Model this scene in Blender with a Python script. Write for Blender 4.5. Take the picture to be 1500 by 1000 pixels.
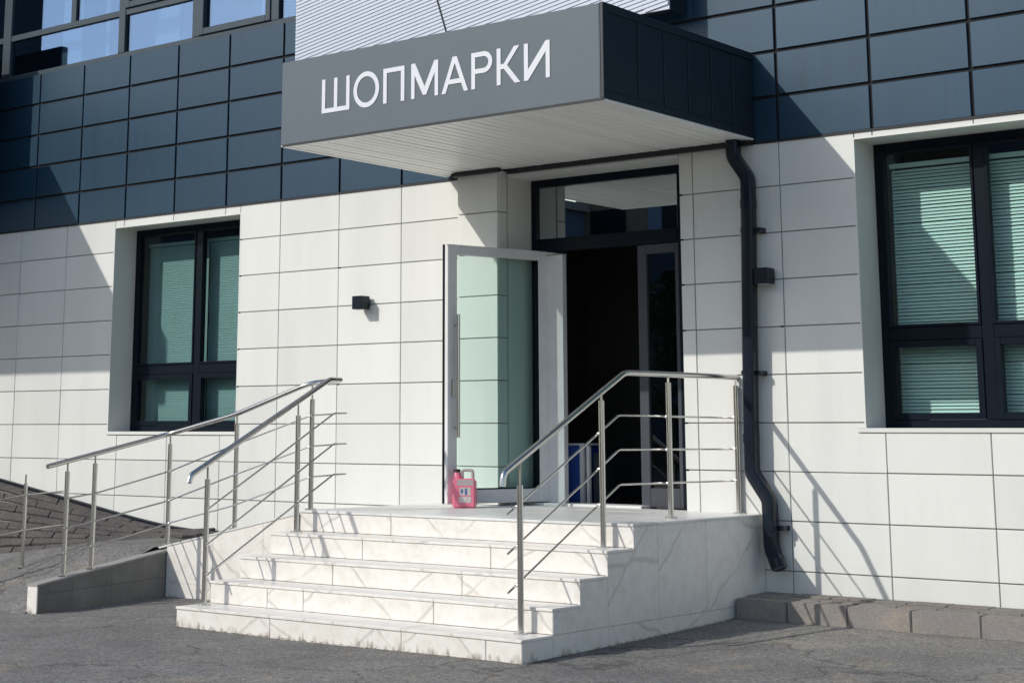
import bpy, bmesh, math, random
from mathutils import Vector, Matrix
random.seed(11)
S = bpy.context.scene
for o in list(bpy.data.objects): bpy.data.objects.remove(o)
COL = S.collection

# ------------------------------------------------------------------ camera
cam_d = bpy.data.cameras.new('camera'); cam = bpy.data.objects.new('camera', cam_d); COL.objects.link(cam)
yaw, pitch, roll = math.radians(39.24268), math.radians(10.56135), math.radians(0.06945)
fw = Vector((-math.sin(yaw)*math.cos(pitch), math.cos(yaw)*math.cos(pitch), math.sin(pitch)))
rt = Vector((math.cos(yaw), math.sin(yaw), 0)); up = rt.cross(fw)
rt, up = math.cos(roll)*rt + math.sin(roll)*up, -math.sin(roll)*rt + math.cos(roll)*up
M = Matrix((rt, up, -fw)).transposed().to_4x4(); M.translation = Vector((12.699, -11.8185, 0.67446))
cam.matrix_world = M
cam_d.sensor_width = 36; cam_d.lens = 2452.64/1500*36
cam_d.shift_x = 85.0/1500; cam_d.shift_y = -326.34/1500
cam_d.clip_start = 0.05; cam_d.clip_end = 2000
S.camera = cam

# ------------------------------------------------------------------ sky, sun, exposure
SUN = Vector((-0.6225, -1.0, 0.78)).normalized()
elev = math.asin(SUN.z)
w = bpy.data.worlds.new('World'); S.world = w; w.use_nodes = True
nt = w.node_tree; sky = nt.nodes.new('ShaderNodeTexSky'); sky.sky_type = 'NISHITA'; sky.sun_disc = False
sky.sun_elevation = elev; sky.sun_rotation = math.atan2(SUN.x, SUN.y)
sky.air_density = 1.0; sky.dust_density = 1.2; sky.ozone_density = 1.0
bg = nt.nodes['Background']; bg.inputs[1].default_value = 0.142
nt.links.new(sky.outputs[0], bg.inputs[0])
sd = bpy.data.lights.new('sun', 'SUN'); sd.energy = 2.9; sd.angle = math.radians(0.5); sd.color = (1.0, 0.955, 0.875)
so = bpy.data.objects.new('sun', sd); COL.objects.link(so); so.location = (-20, -30, 30)
so.rotation_euler = (-SUN).to_track_quat('-Z', 'Y').to_euler()
S.view_settings.view_transform = 'Standard'; S.view_settings.look = 'None'
S.view_settings.exposure = 0.12; S.view_settings.gamma = 1.0; S.view_settings.use_curve_mapping = False
S.cycles.transparent_max_bounces = 24; S.cycles.max_bounces = 7; S.cycles.diffuse_bounces = 4; S.cycles.caustics_reflective = False; S.cycles.caustics_refractive = False

# ------------------------------------------------------------------ materials
def mat(name, col, rough=0.5, metal=0.0, spec=0.5, var=0.0, noise=0.0, nscale=6.0, bump=0.0, bscale=40.0, coat=0.0, dirt=0.0, stretch=(1, 1, 1), rvar=0.0, hue=None):
    m = bpy.data.materials.new(name); m.use_nodes = True; t = m.node_tree; N = t.nodes; L = t.links
    b = N['Principled BSDF']; b.inputs['Roughness'].default_value = rough; b.inputs['Metallic'].default_value = metal
    b.inputs['Specular IOR Level'].default_value = spec; b.inputs['Coat Weight'].default_value = coat
    b.inputs['Base Color'].default_value = (*col, 1)
    tc = N.new('ShaderNodeTexCoord'); oi = N.new('ShaderNodeObjectInfo')
    geo = N.new('ShaderNodeNewGeometry')
    mp = N.new('ShaderNodeMapping'); mp.inputs['Scale'].default_value = stretch
    L.new(geo.outputs['Position'], mp.inputs['Vector'])
    def math_(op, a, b_):
        n = N.new('ShaderNodeMath'); n.operation = op
        for i, v in enumerate((a, b_)):
            if isinstance(v, (int, float)): n.inputs[i].default_value = v
            else: L.new(v, n.inputs[i])
        return n.outputs[0]
    f = None
    if var: f = math_('MULTIPLY_ADD', oi.outputs['Random'], 2*var); N[-1].inputs[2].default_value = 1-var
    if noise:
        nz = N.new('ShaderNodeTexNoise'); nz.inputs['Scale'].default_value = nscale; nz.inputs['Detail'].default_value = 6; nz.inputs['Roughness'].default_value = 0.6
        L.new(mp.outputs[0], nz.inputs['Vector'])
        g = math_('MULTIPLY_ADD', nz.outputs['Fac'], 2*noise); N[-1].inputs[2].default_value = 1-noise
        f = g if f is None else math_('MULTIPLY', f, g)
    if dirt:
        nz = N.new('ShaderNodeTexNoise'); nz.inputs['Scale'].default_value = 1.3; nz.inputs['Detail'].default_value = 9; nz.inputs['Roughness'].default_value = 0.72
        L.new(mp.outputs[0], nz.inputs['Vector'])
        cr = N.new('ShaderNodeValToRGB'); cr.color_ramp.elements[0].position = 0.42; cr.color_ramp.elements[1].position = 0.68
        cr.color_ramp.elements[0].color = (1, 1, 1, 1); cr.color_ramp.elements[1].color = (1-dirt, 1-dirt, 1-dirt, 1)
        L.new(nz.outputs['Fac'], cr.inputs[0])
        f = cr.outputs[0] if f is None else math_('MULTIPLY', f, cr.outputs[0])
    if f is not None:
        mx = N.new('ShaderNodeVectorMath'); mx.operation = 'SCALE'; mx.inputs[0].default_value = col
        L.new(f, mx.inputs['Scale']); L.new(mx.outputs[0], b.inputs['Base Color'])
    if rvar:
        nz = N.new('ShaderNodeTexNoise'); nz.inputs['Scale'].default_value = 3.0; nz.inputs['Detail'].default_value = 5
        L.new(mp.outputs[0], nz.inputs['Vector'])
        r = math_('MULTIPLY_ADD', nz.outputs['Fac'], 2*rvar); N[-1].inputs[2].default_value = rough-rvar
        L.new(r, b.inputs['Roughness'])
    if bump:
        nz = N.new('ShaderNodeTexNoise'); nz.inputs['Scale'].default_value = bscale; nz.inputs['Detail'].default_value = 5
        L.new(mp.outputs[0], nz.inputs['Vector'])
        bp = N.new('ShaderNodeBump'); bp.inputs['Strength'].default_value = bump; bp.inputs['Distance'].default_value = 0.01
        L.new(nz.outputs['Fac'], bp.inputs['Height']); L.new(bp.outputs[0], b.inputs['Normal'])
    return m

def glass(name, tint, refl=1.0, ior=1.5, rough=0.0, f0=0.0):
    m = bpy.data.materials.new(name); m.use_nodes = True; t = m.node_tree; N = t.nodes; L = t.links
    N.remove(N['Principled BSDF']); out = N['Material Output']
    tr = N.new('ShaderNodeBsdfTransparent'); tr.inputs[0].default_value = (*tint, 1)
    gl = N.new('ShaderNodeBsdfGlossy'); gl.inputs['Roughness'].default_value = rough; gl.inputs['Color'].default_value = (*refl, 1) if isinstance(refl, tuple) else (refl, refl, refl, 1)
    F0 = ((ior-1)/(ior+1))**2
    geo = N.new('ShaderNodeNewGeometry')
    dt = N.new('ShaderNodeVectorMath'); dt.operation = 'DOT_PRODUCT'; L.new(geo.outputs['Normal'], dt.inputs[0]); L.new(geo.outputs['Incoming'], dt.inputs[1])
    ab = N.new('ShaderNodeMath'); ab.operation = 'ABSOLUTE'; L.new(dt.outputs['Value'], ab.inputs[0])
    om = N.new('ShaderNodeMath'); om.operation = 'SUBTRACT'; om.inputs[0].default_value = 1.0; L.new(ab.outputs[0], om.inputs[1])
    pw = N.new('ShaderNodeMath'); pw.operation = 'POWER'; pw.inputs[1].default_value = 5.0; L.new(om.outputs[0], pw.inputs[0])
    fr = N.new('ShaderNodeMath'); fr.operation = 'MULTIPLY_ADD'; fr.inputs[1].default_value = 1-F0; fr.inputs[2].default_value = F0; L.new(pw.outputs[0], fr.inputs[0])
    nz = N.new('ShaderNodeTexNoise'); nz.inputs['Scale'].default_value = 1.1; nz.inputs['Detail'].default_value = 1
    bp = N.new('ShaderNodeBump'); bp.inputs['Strength'].default_value = 0.012; bp.inputs['Distance'].default_value = 0.05
    L.new(geo.outputs['Position'], nz.inputs['Vector'])
    L.new(nz.outputs['Fac'], bp.inputs['Height']); L.new(bp.outputs[0], gl.inputs['Normal'])
    mx = N.new('ShaderNodeMixShader'); ad = N.new('ShaderNodeMath'); ad.operation = 'ADD'; ad.use_clamp = True; ad.inputs[1].default_value = f0
    L.new(fr.outputs[0], ad.inputs[0]); L.new(ad.outputs[0], mx.inputs[0]); L.new(tr.outputs[0], mx.inputs[1]); L.new(gl.outputs[0], mx.inputs[2])
    L.new(mx.outputs[0], out.inputs['Surface'])
    return m

def marble_mat(name, base, vein, rough):
    m = bpy.data.materials.new(name); m.use_nodes = True; t = m.node_tree; N = t.nodes; L = t.links
    b = N['Principled BSDF']; b.inputs['Roughness'].default_value = rough
    geo = N.new('ShaderNodeNewGeometry'); oi = N.new('ShaderNodeObjectInfo')
    # every tile is cut from another place of the slab
    off = N.new('ShaderNodeVectorMath'); off.operation = 'MULTIPLY_ADD'; off.inputs[1].default_value = (17.0, 9.0, 23.0)
    cmb = N.new('ShaderNodeCombineXYZ')
    for i in range(3): L.new(oi.outputs['Random'], cmb.inputs[i])
    L.new(cmb.outputs[0], off.inputs[0]); L.new(geo.outputs['Position'], off.inputs[2])
    ns = N.new('ShaderNodeTexNoise'); ns.inputs['Scale'].default_value = 2.2; ns.inputs['Detail'].default_value = 6
    L.new(off.outputs[0], ns.inputs['Vector'])
    dist = N.new('ShaderNodeVectorMath'); dist.operation = 'MULTIPLY_ADD'; dist.inputs[1].default_value = (0.13, 0.13, 0.13)
    L.new(ns.outputs['Color'], dist.inputs[0]); L.new(off.outputs[0], dist.inputs[2])
    def veins(rotation, scale, distort, width):
        rot = N.new('ShaderNodeMapping'); rot.inputs['Rotation'].default_value = rotation; L.new(off.outputs[0], rot.inputs['Vector'])
        wv = N.new('ShaderNodeTexWave'); wv.wave_type = 'BANDS'; wv.bands_direction = 'X'; wv.wave_profile = 'SIN'
        wv.inputs['Scale'].default_value = scale; wv.inputs['Distortion'].default_value = distort; wv.inputs['Detail'].default_value = 4.0; wv.inputs['Detail Scale'].default_value = 0.9; wv.inputs['Detail Roughness'].default_value = 0.6
        L.new(rot.outputs[0], wv.inputs['Vector'])
        c = N.new('ShaderNodeValToRGB'); e = c.color_ramp.elements
        e[0].position = 1-width; e[0].color = (*base, 1); e[1].position = 1.0; e[1].color = (*vein, 1)
        k = e.new(1-width*0.35); k.color = tuple((vein[q]*0.35+base[q]*0.65) for q in range(3)) + (1,)
        L.new(wv.outputs['Fac'], c.inputs[0]); return c.outputs[0]
    va = veins((0.5, 0.62, 0.9), 0.62, 2.8, 0.0065); vb_ = veins((-0.4, -0.95, 0.5), 0.48, 3.2, 0.005)
    cr = N.new('ShaderNodeMix'); cr.data_type = 'RGBA'; cr.blend_type = 'DARKEN'; cr.inputs['Factor'].default_value = 1.0
    L.new(va, cr.inputs['A']); L.new(vb_, cr.inputs['B'])
    # veins fade in and out
    n2 = N.new('ShaderNodeTexNoise'); n2.inputs['Scale'].default_value = 1.7; n2.inputs['Detail'].default_value = 3; L.new(off.outputs[0], n2.inputs['Vector'])
    r2 = N.new('ShaderNodeValToRGB'); r2.color_ramp.elements[0].position = 0.30; r2.color_ramp.elements[1].position = 0.50
    L.new(n2.outputs['Fac'], r2.inputs[0])
    mx = N.new('ShaderNodeMix'); mx.data_type = 'RGBA'; L.new(r2.outputs[0], mx.inputs['Factor'])
    mx.inputs['A'].default_value = (*base, 1); L.new(cr.outputs['Result'], mx.inputs['B'])
    # grime: speckle and smudges
    n3 = N.new('ShaderNodeTexNoise'); n3.inputs['Scale'].default_value = 9; n3.inputs['Detail'].default_value = 9; n3.inputs['Roughness'].default_value = 0.75; L.new(geo.outputs['Position'], n3.inputs['Vector'])
    r3 = N.new('ShaderNodeValToRGB'); r3.color_ramp.elements[0].position = 0.35; r3.color_ramp.elements[0].color = (0.88, 0.865, 0.835, 1); r3.color_ramp.elements[1].position = 0.55; r3.color_ramp.elements[1].color = (1, 1, 1, 1)
    L.new(n3.outputs['Fac'], r3.inputs[0])
    # splash dirt low down by the asphalt, broken up by noise
    sp = N.new('ShaderNodeSeparateXYZ'); L.new(geo.outputs['Position'], sp.inputs[0])
    mr = N.new('ShaderNodeMapRange'); mr.inputs['From Min'].default_value = -0.76; mr.inputs['From Max'].default_value = -0.56; mr.inputs['To Min'].default_value = 1.0; mr.inputs['To Max'].default_value = 0.0
    L.new(sp.outputs[2], mr.inputs['Value'])
    n4 = N.new('ShaderNodeTexNoise'); n4.inputs['Scale'].default_value = 22; n4.inputs['Detail'].default_value = 7
    mp4 = N.new('ShaderNodeMapping'); mp4.inputs['Scale'].default_value = (1, 1, 0.35); L.new(geo.outputs['Position'], mp4.inputs['Vector']); L.new(mp4.outputs[0], n4.inputs['Vector'])
    mm = N.new('ShaderNodeMath'); mm.operation = 'MULTIPLY'; L.new(mr.outputs[0], mm.inputs[0]); L.new(n4.outputs['Fac'], mm.inputs[1])
    r4 = N.new('ShaderNodeValToRGB'); r4.color_ramp.elements[0].position = 0.42; r4.color_ramp.elements[0].color = (1, 1, 1, 1); r4.color_ramp.elements[1].position = 0.62; r4.color_ramp.elements[1].color = (0.42, 0.39, 0.34, 1)
    L.new(mm.outputs[0], r4.inputs[0])
    m1 = N.new('ShaderNodeMix'); m1.data_type = 'RGBA'; m1.blend_type = 'MULTIPLY'; m1.inputs['Factor'].default_value = 1; L.new(mx.outputs['Result'], m1.inputs['A']); L.new(r3.outputs[0], m1.inputs['B'])
    m2 = N.new('ShaderNodeMix'); m2.data_type = 'RGBA'; m2.blend_type = 'MULTIPLY'; m2.inputs['Factor'].default_value = 1; L.new(m1.outputs['Result'], m2.inputs['A']); L.new(r4.outputs[0], m2.inputs['B'])
    L.new(m2.outputs['Result'], b.inputs['Base Color'])
    return m

def asphalt_mat(name, dark, light, paver=False, speck=1.0):
    m = bpy.data.materials.new(name); m.use_nodes = True; t = m.node_tree; N = t.nodes; L = t.links
    b = N['Principled BSDF']; b.inputs['Roughness'].default_value = 0.88; b.inputs['Specular IOR Level'].default_value = 0.3
    geo = N.new('ShaderNodeNewGeometry')
    def nz(scale, det, rough=0.6):
        n = N.new('ShaderNodeTexNoise'); n.inputs['Scale'].default_value = scale; n.inputs['Detail'].default_value = det; n.inputs['Roughness'].default_value = rough
        L.new(geo.outputs['Position'], n.inputs['Vector']); return n.outputs['Fac']
    big = N.new('ShaderNodeValToRGB'); big.color_ramp.elements[0].position = 0.3; big.color_ramp.elements[1].position = 0.7
    big.color_ramp.elements[0].color = (*dark, 1); big.color_ramp.elements[1].color = (*light, 1)
    L.new(nz(0.9, 9, 0.7), big.inputs[0])
    vo = N.new('ShaderNodeTexVoronoi'); vo.inputs['Scale'].default_value = 130; L.new(geo.outputs['Position'], vo.inputs['Vector'])
    sp = N.new('ShaderNodeValToRGB'); sp.color_ramp.elements[0].position = 0.1; sp.color_ramp.elements[0].color = (1-.45*speck,)*3+(1,); sp.color_ramp.elements[1].position = 0.95; sp.color_ramp.elements[1].color = (1+.75*speck, 1+.72*speck, 1+.66*speck, 1)
    bw = N.new('ShaderNodeRGBToBW'); L.new(vo.outputs['Color'], bw.inputs[0]); L.new(bw.outputs[0], sp.inputs[0])
    fine = N.new('ShaderNodeValToRGB'); fine.color_ramp.elements[0].position = 0.35; fine.color_ramp.elements[0].color = (1-.28*speck,)*3+(1,); fine.color_ramp.elements[1].position = 0.66; fine.color_ramp.elements[1].color = (1+.22*speck, 1+.21*speck, 1+.19*speck, 1)
    L.new(nz(28, 6, 0.7), fine.inputs[0])
    dust = N.new('ShaderNodeValToRGB'); dust.color_ramp.elements[0].position = 0.56; dust.color_ramp.elements[0].color = (1, 1, 1, 1); dust.color_ramp.elements[1].position = 0.75; dust.color_ramp.elements[1].color = (1.45, 1.30, 1.08, 1)
    L.new(nz(2.3, 8, 0.65), dust.inputs[0])
    prev = big.outputs[0]
    for c in (sp, fine, dust):
        x = N.new('ShaderNodeMix'); x.data_type = 'RGBA'; x.blend_type = 'MULTIPLY'; x.inputs['Factor'].default_value = 1
        L.new(prev, x.inputs['A']); L.new(c.outputs[0], x.inputs['B']); prev = x.outputs['Result']
    if not paver:
        cv = N.new('ShaderNodeTexVoronoi'); cv.feature = 'DISTANCE_TO_EDGE'; cv.inputs['Scale'].default_value = 0.55
        dn = N.new('ShaderNodeTexNoise'); dn.inputs['Scale'].default_value = 1.8; dn.inputs['Detail'].default_value = 8; L.new(geo.outputs['Position'], dn.inputs['Vector'])
        av = N.new('ShaderNodeVectorMath'); av.operation = 'MULTIPLY_ADD'; av.inputs[1].default_value = (0.7, 0.7, 0.7); L.new(dn.outputs['Color'], av.inputs[0]); L.new(geo.outputs['Position'], av.inputs[2]); L.new(av.outputs[0], cv.inputs['Vector'])
        cc = N.new('ShaderNodeValToRGB'); cc.color_ramp.elements[0].position = 0.0; cc.color_ramp.elements[0].color = (0.4, 0.4, 0.4, 1); cc.color_ramp.elements[1].position = 0.011; cc.color_ramp.elements[1].color = (1, 1, 1, 1)
        L.new(cv.outputs['Distance'], cc.inputs[0])
        x = N.new('ShaderNodeMix'); x.data_type = 'RGBA'; x.blend_type = 'MULTIPLY'; x.inputs['Factor'].default_value = 0.75
        L.new(prev, x.inputs['A']); L.new(cc.outputs[0], x.inputs['B']); prev = x.outputs['Result']
    L.new(prev, b.inputs['Base Color'])
    bp = N.new('ShaderNodeBump'); bp.inputs['Strength'].default_value = 0.75*speck; bp.inputs['Distance'].default_value = 0.006
    ad = N.new('ShaderNodeMath'); ad.operation = 'ADD'; L.new(nz(90, 4), ad.inputs[0]); L.new(vo.outputs['Distance'], ad.inputs[1])
    L.new(ad.outputs[0], bp.inputs['Height']); L.new(bp.outputs[0], b.inputs['Normal'])
    return m

M_ = dict(
 white=mat('white_cladding', (0.69, 0.70, 0.67), rough=0.5, spec=0.35, var=0.045, noise=0.045, nscale=2.6, stretch=(2.6, 1, 0.35), dirt=0.09, bump=0.03, bscale=3),
 back=mat('joint_backing', (0.008, 0.008, 0.01), rough=0.9),  # near-black backing that gives the open joints their dark colour
 grout=mat('joint_grout', (0.30, 0.29, 0.27), rough=0.9, noise=0.15, nscale=12),
 dark=mat('dark_blue_cladding', (0.012, 0.046, 0.084), rough=0.41, metal=0.2, spec=0.46, var=0.10, noise=0.16, nscale=7, stretch=(3.0, 1, 0.35), dirt=0.10, rvar=0.05, bump=0.02, bscale=2),
 fascia=mat('grey_fascia', (0.108, 0.136, 0.160), rough=0.5, spec=0.3, dirt=0.05, noise=0.03, nscale=1.2),
 navy=mat('navy_sheet', (0.010, 0.018, 0.028), rough=0.5, metal=0.0, var=0.06, noise=0.06, nscale=3),
 blacktrim=mat('black_trim', (0.012, 0.014, 0.018), rough=0.6),
 soffit=mat('soffit_white', (0.92, 0.915, 0.88), rough=0.35, var=0.03, noise=0.02, nscale=4),
 letter=mat('letter_white', (0.66, 0.68, 0.73), rough=0.4),
 frame=mat('anthracite_frame', (0.006, 0.010, 0.017), rough=0.34, spec=0.11, noise=0.08, nscale=5),
 doorframe=mat('door_frame_grey', (0.055, 0.06, 0.075), rough=0.42, spec=0.25, noise=0.06, nscale=5),
 silver=mat('silver_leaf_frame', (0.72, 0.72, 0.72), rough=0.4, metal=0.0, noise=0.05, nscale=6, dirt=0.15),
 steel=mat('brushed_steel', (0.60, 0.59, 0.57), rough=0.2, metal=1.0, noise=0.08, nscale=9, rvar=0.06),
 marble=marble_mat('marble_tile', (0.765, 0.745, 0.705), (0.585, 0.565, 0.53), 0.34),
 cheek=mat('shaded_grimy_marble', (0.185, 0.178, 0.165), rough=0.5, var=0.08, noise=0.35, nscale=5, dirt=0.35),  # dark base holds both grime and the shade of the ramp corner
 floor=mat('platform_tile', (0.70, 0.705, 0.69), rough=0.38, var=0.06, noise=0.12, nscale=5, dirt=0.2),
 core=mat('concrete_core', (0.30, 0.29, 0.28), rough=0.9, noise=0.2, nscale=10),
 asphalt=asphalt_mat('asphalt', (0.128, 0.128, 0.130), (0.235, 0.232, 0.226)),
 paver=asphalt_mat('dark_paver', (0.055, 0.052, 0.055), (0.12, 0.112, 0.112), True),
 walk=asphalt_mat('walk_slab', (0.14, 0.13, 0.12), (0.22, 0.205, 0.19), True, 0.4),
 kerb=asphalt_mat('kerb_stone', (0.19, 0.178, 0.172), (0.235, 0.222, 0.213), True, 0.25),
 pipe=mat('pipe_navy', (0.008, 0.013, 0.022), rough=0.25, spec=0.3, noise=0.1, nscale=6),
 roller=mat('roller_blind', (0.27, 0.325, 0.32), rough=0.7, noise=0.08, nscale=4),
 upframe=mat('upper_frame', (0.055, 0.075, 0.092), rough=0.4, spec=0.2, noise=0.08, nscale=5),
 blind=mat('blind_slat', (0.80, 0.82, 0.76), rough=0.6, noise=0.04, nscale=4),
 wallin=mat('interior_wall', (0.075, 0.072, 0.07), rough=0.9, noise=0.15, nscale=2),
 curtain=mat('interior_pale', (0.55, 0.58, 0.56), rough=0.8, noise=0.1, nscale=3),
 red=mat('pink_plastic', (0.76, 0.19, 0.28), rough=0.35, noise=0.12, nscale=10),
 greyplastic=mat('grey_plastic', (0.42, 0.38, 0.38), rough=0.5),
 label=mat('label_paper', (0.55, 0.52, 0.50), rough=0.6, noise=0.45, nscale=45),
 labelblue=mat('label_print', (0.08, 0.12, 0.30), rough=0.6),
 labeldark=mat('label_dark', (0.03, 0.02, 0.025), rough=0.5),
 louvre=mat('pale_louvre', (0.52, 0.57, 0.66), rough=0.45, noise=0.04, nscale=3),
 cobalt=mat('cobalt_sheet', (0.03, 0.075, 0.36), rough=0.4, noise=0.1, nscale=4),
 bark=mat('bark', (0.09, 0.07, 0.05), rough=0.9, noise=0.3, nscale=12),
 leaf=mat('leaf', (0.05, 0.095, 0.025), rough=0.55, noise=0.4, nscale=2.5),
 cream=mat('cream_render', (0.62, 0.60, 0.52), rough=0.85, noise=0.06, nscale=2),
 brick=mat('brown_brick', (0.16, 0.11, 0.085), rough=0.9, noise=0.2, nscale=4),
 bluewall=mat('blue_render', (0.10, 0.14, 0.22), rough=0.8, noise=0.06, nscale=2),
 gl_low=glass('window_glass', (0.84, 0.945, 0.94), ior=1.5),
 gl_door=glass('door_glass', (0.87, 0.955, 0.935), ior=1.45),
 gl_up=glass('coated_glass', (0.62, 0.72, 0.80), refl=(0.50, 0.70, 1.0), ior=1.6, f0=0.20),
 gl_fan=glass('fanlight_glass', (0.35, 0.42, 0.44), refl=(0.86, 0.94, 0.95), ior=1.55, f0=0.40),
 gl_dark=glass('tinted_glass', (0.35, 0.42, 0.44), ior=1.55, f0=0.05),
)

# ------------------------------------------------------------------ mesh helpers
def box_geo(bm, x0, x1, y0, y1, z0, z1):
    vs = [bm.verts.new((x, y, z)) for x in (x0, x1) for y in (y0, y1) for z in (z0, z1)]
    for f in ((0, 1, 3, 2), (4, 6, 7, 5), (0, 4, 5, 1), (2, 3, 7, 6), (0, 2, 6, 4), (1, 5, 7, 3)):
        bm.faces.new([vs[i] for i in f])
def obox_geo(bm, c, ax, ay, az, sx, sy, sz):
    c = Vector(c)
    vs = [bm.verts.new(c + ax*(i*sx/2) + ay*(j*sy/2) + az*(k*sz/2)) for i in (-1, 1) for j in (-1, 1) for k in (-1, 1)]
    for f in ((0, 1, 3, 2), (4, 6, 7, 5), (0, 4, 5, 1), (2, 3, 7, 6), (0, 2, 6, 4), (1, 5, 7, 3)):
        bm.faces.new([vs[i] for i in f])
def finish(bm, name, smooth=False):
    bmesh.ops.recalc_face_normals(bm, faces=bm.faces)
    me = bpy.data.meshes.new(name); bm.to_mesh(me); bm.free()
    if smooth:
        for p in me.polygons: p.use_smooth = True
    return me
def link(name, me, m=None, parent=None, loc=(0, 0, 0), rot=(0, 0, 0)):
    o = bpy.data.objects.new(name, me); COL.objects.link(o)
    if m is not None and me is not None and not me.materials: me.materials.append(M_[m] if isinstance(m, str) else m)
    o.location = loc; o.rotation_euler = rot
    if parent: o.parent = parent
    return o
def thing(name, label, cat, loc=(0, 0, 0), group=None, rz=0):
    o = bpy.data.objects.new(name, None); COL.objects.link(o); o.location = loc; o.rotation_euler = (0, 0, rz)
    o.empty_display_size = 0.2
    o['label'] = label; o['category'] = cat
    if group: o['group'] = group
    return o
def tag(o, label, cat, group=None):
    o['label'] = label; o['category'] = cat
    if group: o['group'] = group
    return o
def boxes(name, m, parent, lst, bevel=0.0):
    bm = bmesh.new()
    for b in lst: box_geo(bm, *b)
    if bevel: bmesh.ops.bevel(bm, geom=bm.edges[:], offset=bevel, segments=1, affect='EDGES')
    return link(name, finish(bm, name), m, parent)
_tile = {}
def tile_mesh(wd, ht, th, m, ch=0.003):
    k = (round(wd, 3), round(ht, 3), th, m)
    if k not in _tile:
        bm = bmesh.new()
        # front at y=0 (faces -Y), origin at the middle of the front
        a, b = wd/2, ht/2
        fr = [bm.verts.new((x*(a-ch), 0, z*(b-ch))) for x, z in ((-1, -1), (1, -1), (1, 1), (-1, 1))]
        md = [bm.verts.new((x*a, ch, z*b)) for x, z in ((-1, -1), (1, -1), (1, 1), (-1, 1))]
        bk = [bm.verts.new((x*a, th, z*b)) for x, z in ((-1, -1), (1, -1), (1, 1), (-1, 1))]
        bm.faces.new(fr)
        for i in range(4):
            j = (i+1) % 4
            bm.faces.new((fr[i], md[i], md[j], fr[j])); bm.faces.new((md[i], bk[i], bk[j], md[j]))
        bm.faces.new(bk[::-1])
        me = finish(bm, 'tile'); me.materials.append(M_[m]); _tile[k] = me
    return _tile[k]
def tile(parent, x0, x1, z0, z1, gap, th=0.015, m='white', y=0.0, name='tile', tilt=0.0016):
    me = tile_mesh(x1-x0-gap, z1-z0-gap, th, m)
    return link(name, me, None, parent, ((x0+x1)/2, y+random.uniform(-0.0008, 0.0008), (z0+z1)/2),
                (random.gauss(0, tilt), 0, random.gauss(0, tilt)))
def tube_geo(bm, pts, r, n=12, cap=True, sq=None):
    pts = [Vector(p) for p in pts]; rings = []
    t0 = (pts[1]-pts[0]).normalized()
    ref = Vector((0, 0, 1)) if abs(t0.z) < 0.9 else Vector((0, 1, 0))
    nrm = (ref - t0*ref.dot(t0)).normalized()
    for i, p in enumerate(pts):
        if i == 0: t = t0; k = 1
        elif i == len(pts)-1: t = (pts[i]-pts[i-1]).normalized(); k = 1
        else:
            a = (pts[i]-pts[i-1]).normalized(); b = (pts[i+1]-pts[i]).normalized(); t = (a+b).normalized(); k = 1/max(0.5, t.dot(a))
        nrm = (nrm - t*nrm.dot(t)).normalized(); bi = t.cross(nrm)
        rr = r[i] if isinstance(r, (list, tuple)) else r
        ring = []
        for j in range(n):
            a = 2*math.pi*j/n
            c, s = math.cos(a), math.sin(a)
            if sq:
                q = (abs(c)**sq+abs(s)**sq)**(-1/sq); c *= q; s *= q
            ring.append(bm.verts.new(p + (nrm*c + bi*s)*rr))
        rings.append(ring)
    for a, b in zip(rings, rings[1:]):
        for j in range(n): bm.faces.new((a[j], a[(j+1) % n], b[(j+1) % n], b[j]))
    if cap: bm.faces.new(rings[0][::-1]); bm.faces.new(rings[-1])
def shade(me, ang=35):
    for p in me.polygons: p.use_smooth = True
    bm = bmesh.new(); bm.from_mesh(me)
    for e in bm.edges:
        if len(e.link_faces) == 2 and e.calc_face_angle(0) > math.radians(ang): e.smooth = False
    bm.to_mesh(me); bm.free(); return me
def tube(name, pts, r, m, parent, n=12, **kw):
    bm = bmesh.new(); tube_geo(bm, pts, r, n, **kw)
    return link(name, shade(finish(bm, name)), m, parent)
def round_path(pts, rad, k=5):
    pts = [Vector(p) for p in pts]; out = [pts[0]]
    for i in range(1, len(pts)-1):
        a, b, c = pts[i-1], pts[i], pts[i+1]
        d = min(rad, (a-b).length*0.45, (c-b).length*0.45)
        p, q = b+(a-b).normalized()*d, b+(c-b).normalized()*d
        for j in range(k+1):
            u = j/k; out.append(p*(1-u)**2 + b*2*u*(1-u) + q*u*u)
    out.append(pts[-1]); return out
def prism_yz(name, poly, x0, x1, m, parent):
    """polygon in (y, z) extruded from x0 to x1"""
    bm = bmesh.new()
    a = [bm.verts.new((x0, y, z)) for y, z in poly]; b = [bm.verts.new((x1, y, z)) for y, z in poly]
    bm.faces.new(a); bm.faces.new(b[::-1])
    for i in range(len(poly)):
        j = (i+1) % len(poly); bm.faces.new((a[i], b[i], b[j], a[j]))
    return link(name, finish(bm, name), m, parent)
def prism_xz(name, poly, y0, y1, m, parent):
    bm = bmesh.new()
    a = [bm.verts.new((x, y0, z)) for x, z in poly]; b = [bm.verts.new((x, y1, z)) for x, z in poly]
    bm.faces.new(a); bm.faces.new(b[::-1])
    for i in range(len(poly)):
        j = (i+1) % len(poly); bm.faces.new((a[i], b[i], b[j], a[j]))
    return link(name, finish(bm, name), m, parent)

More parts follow.
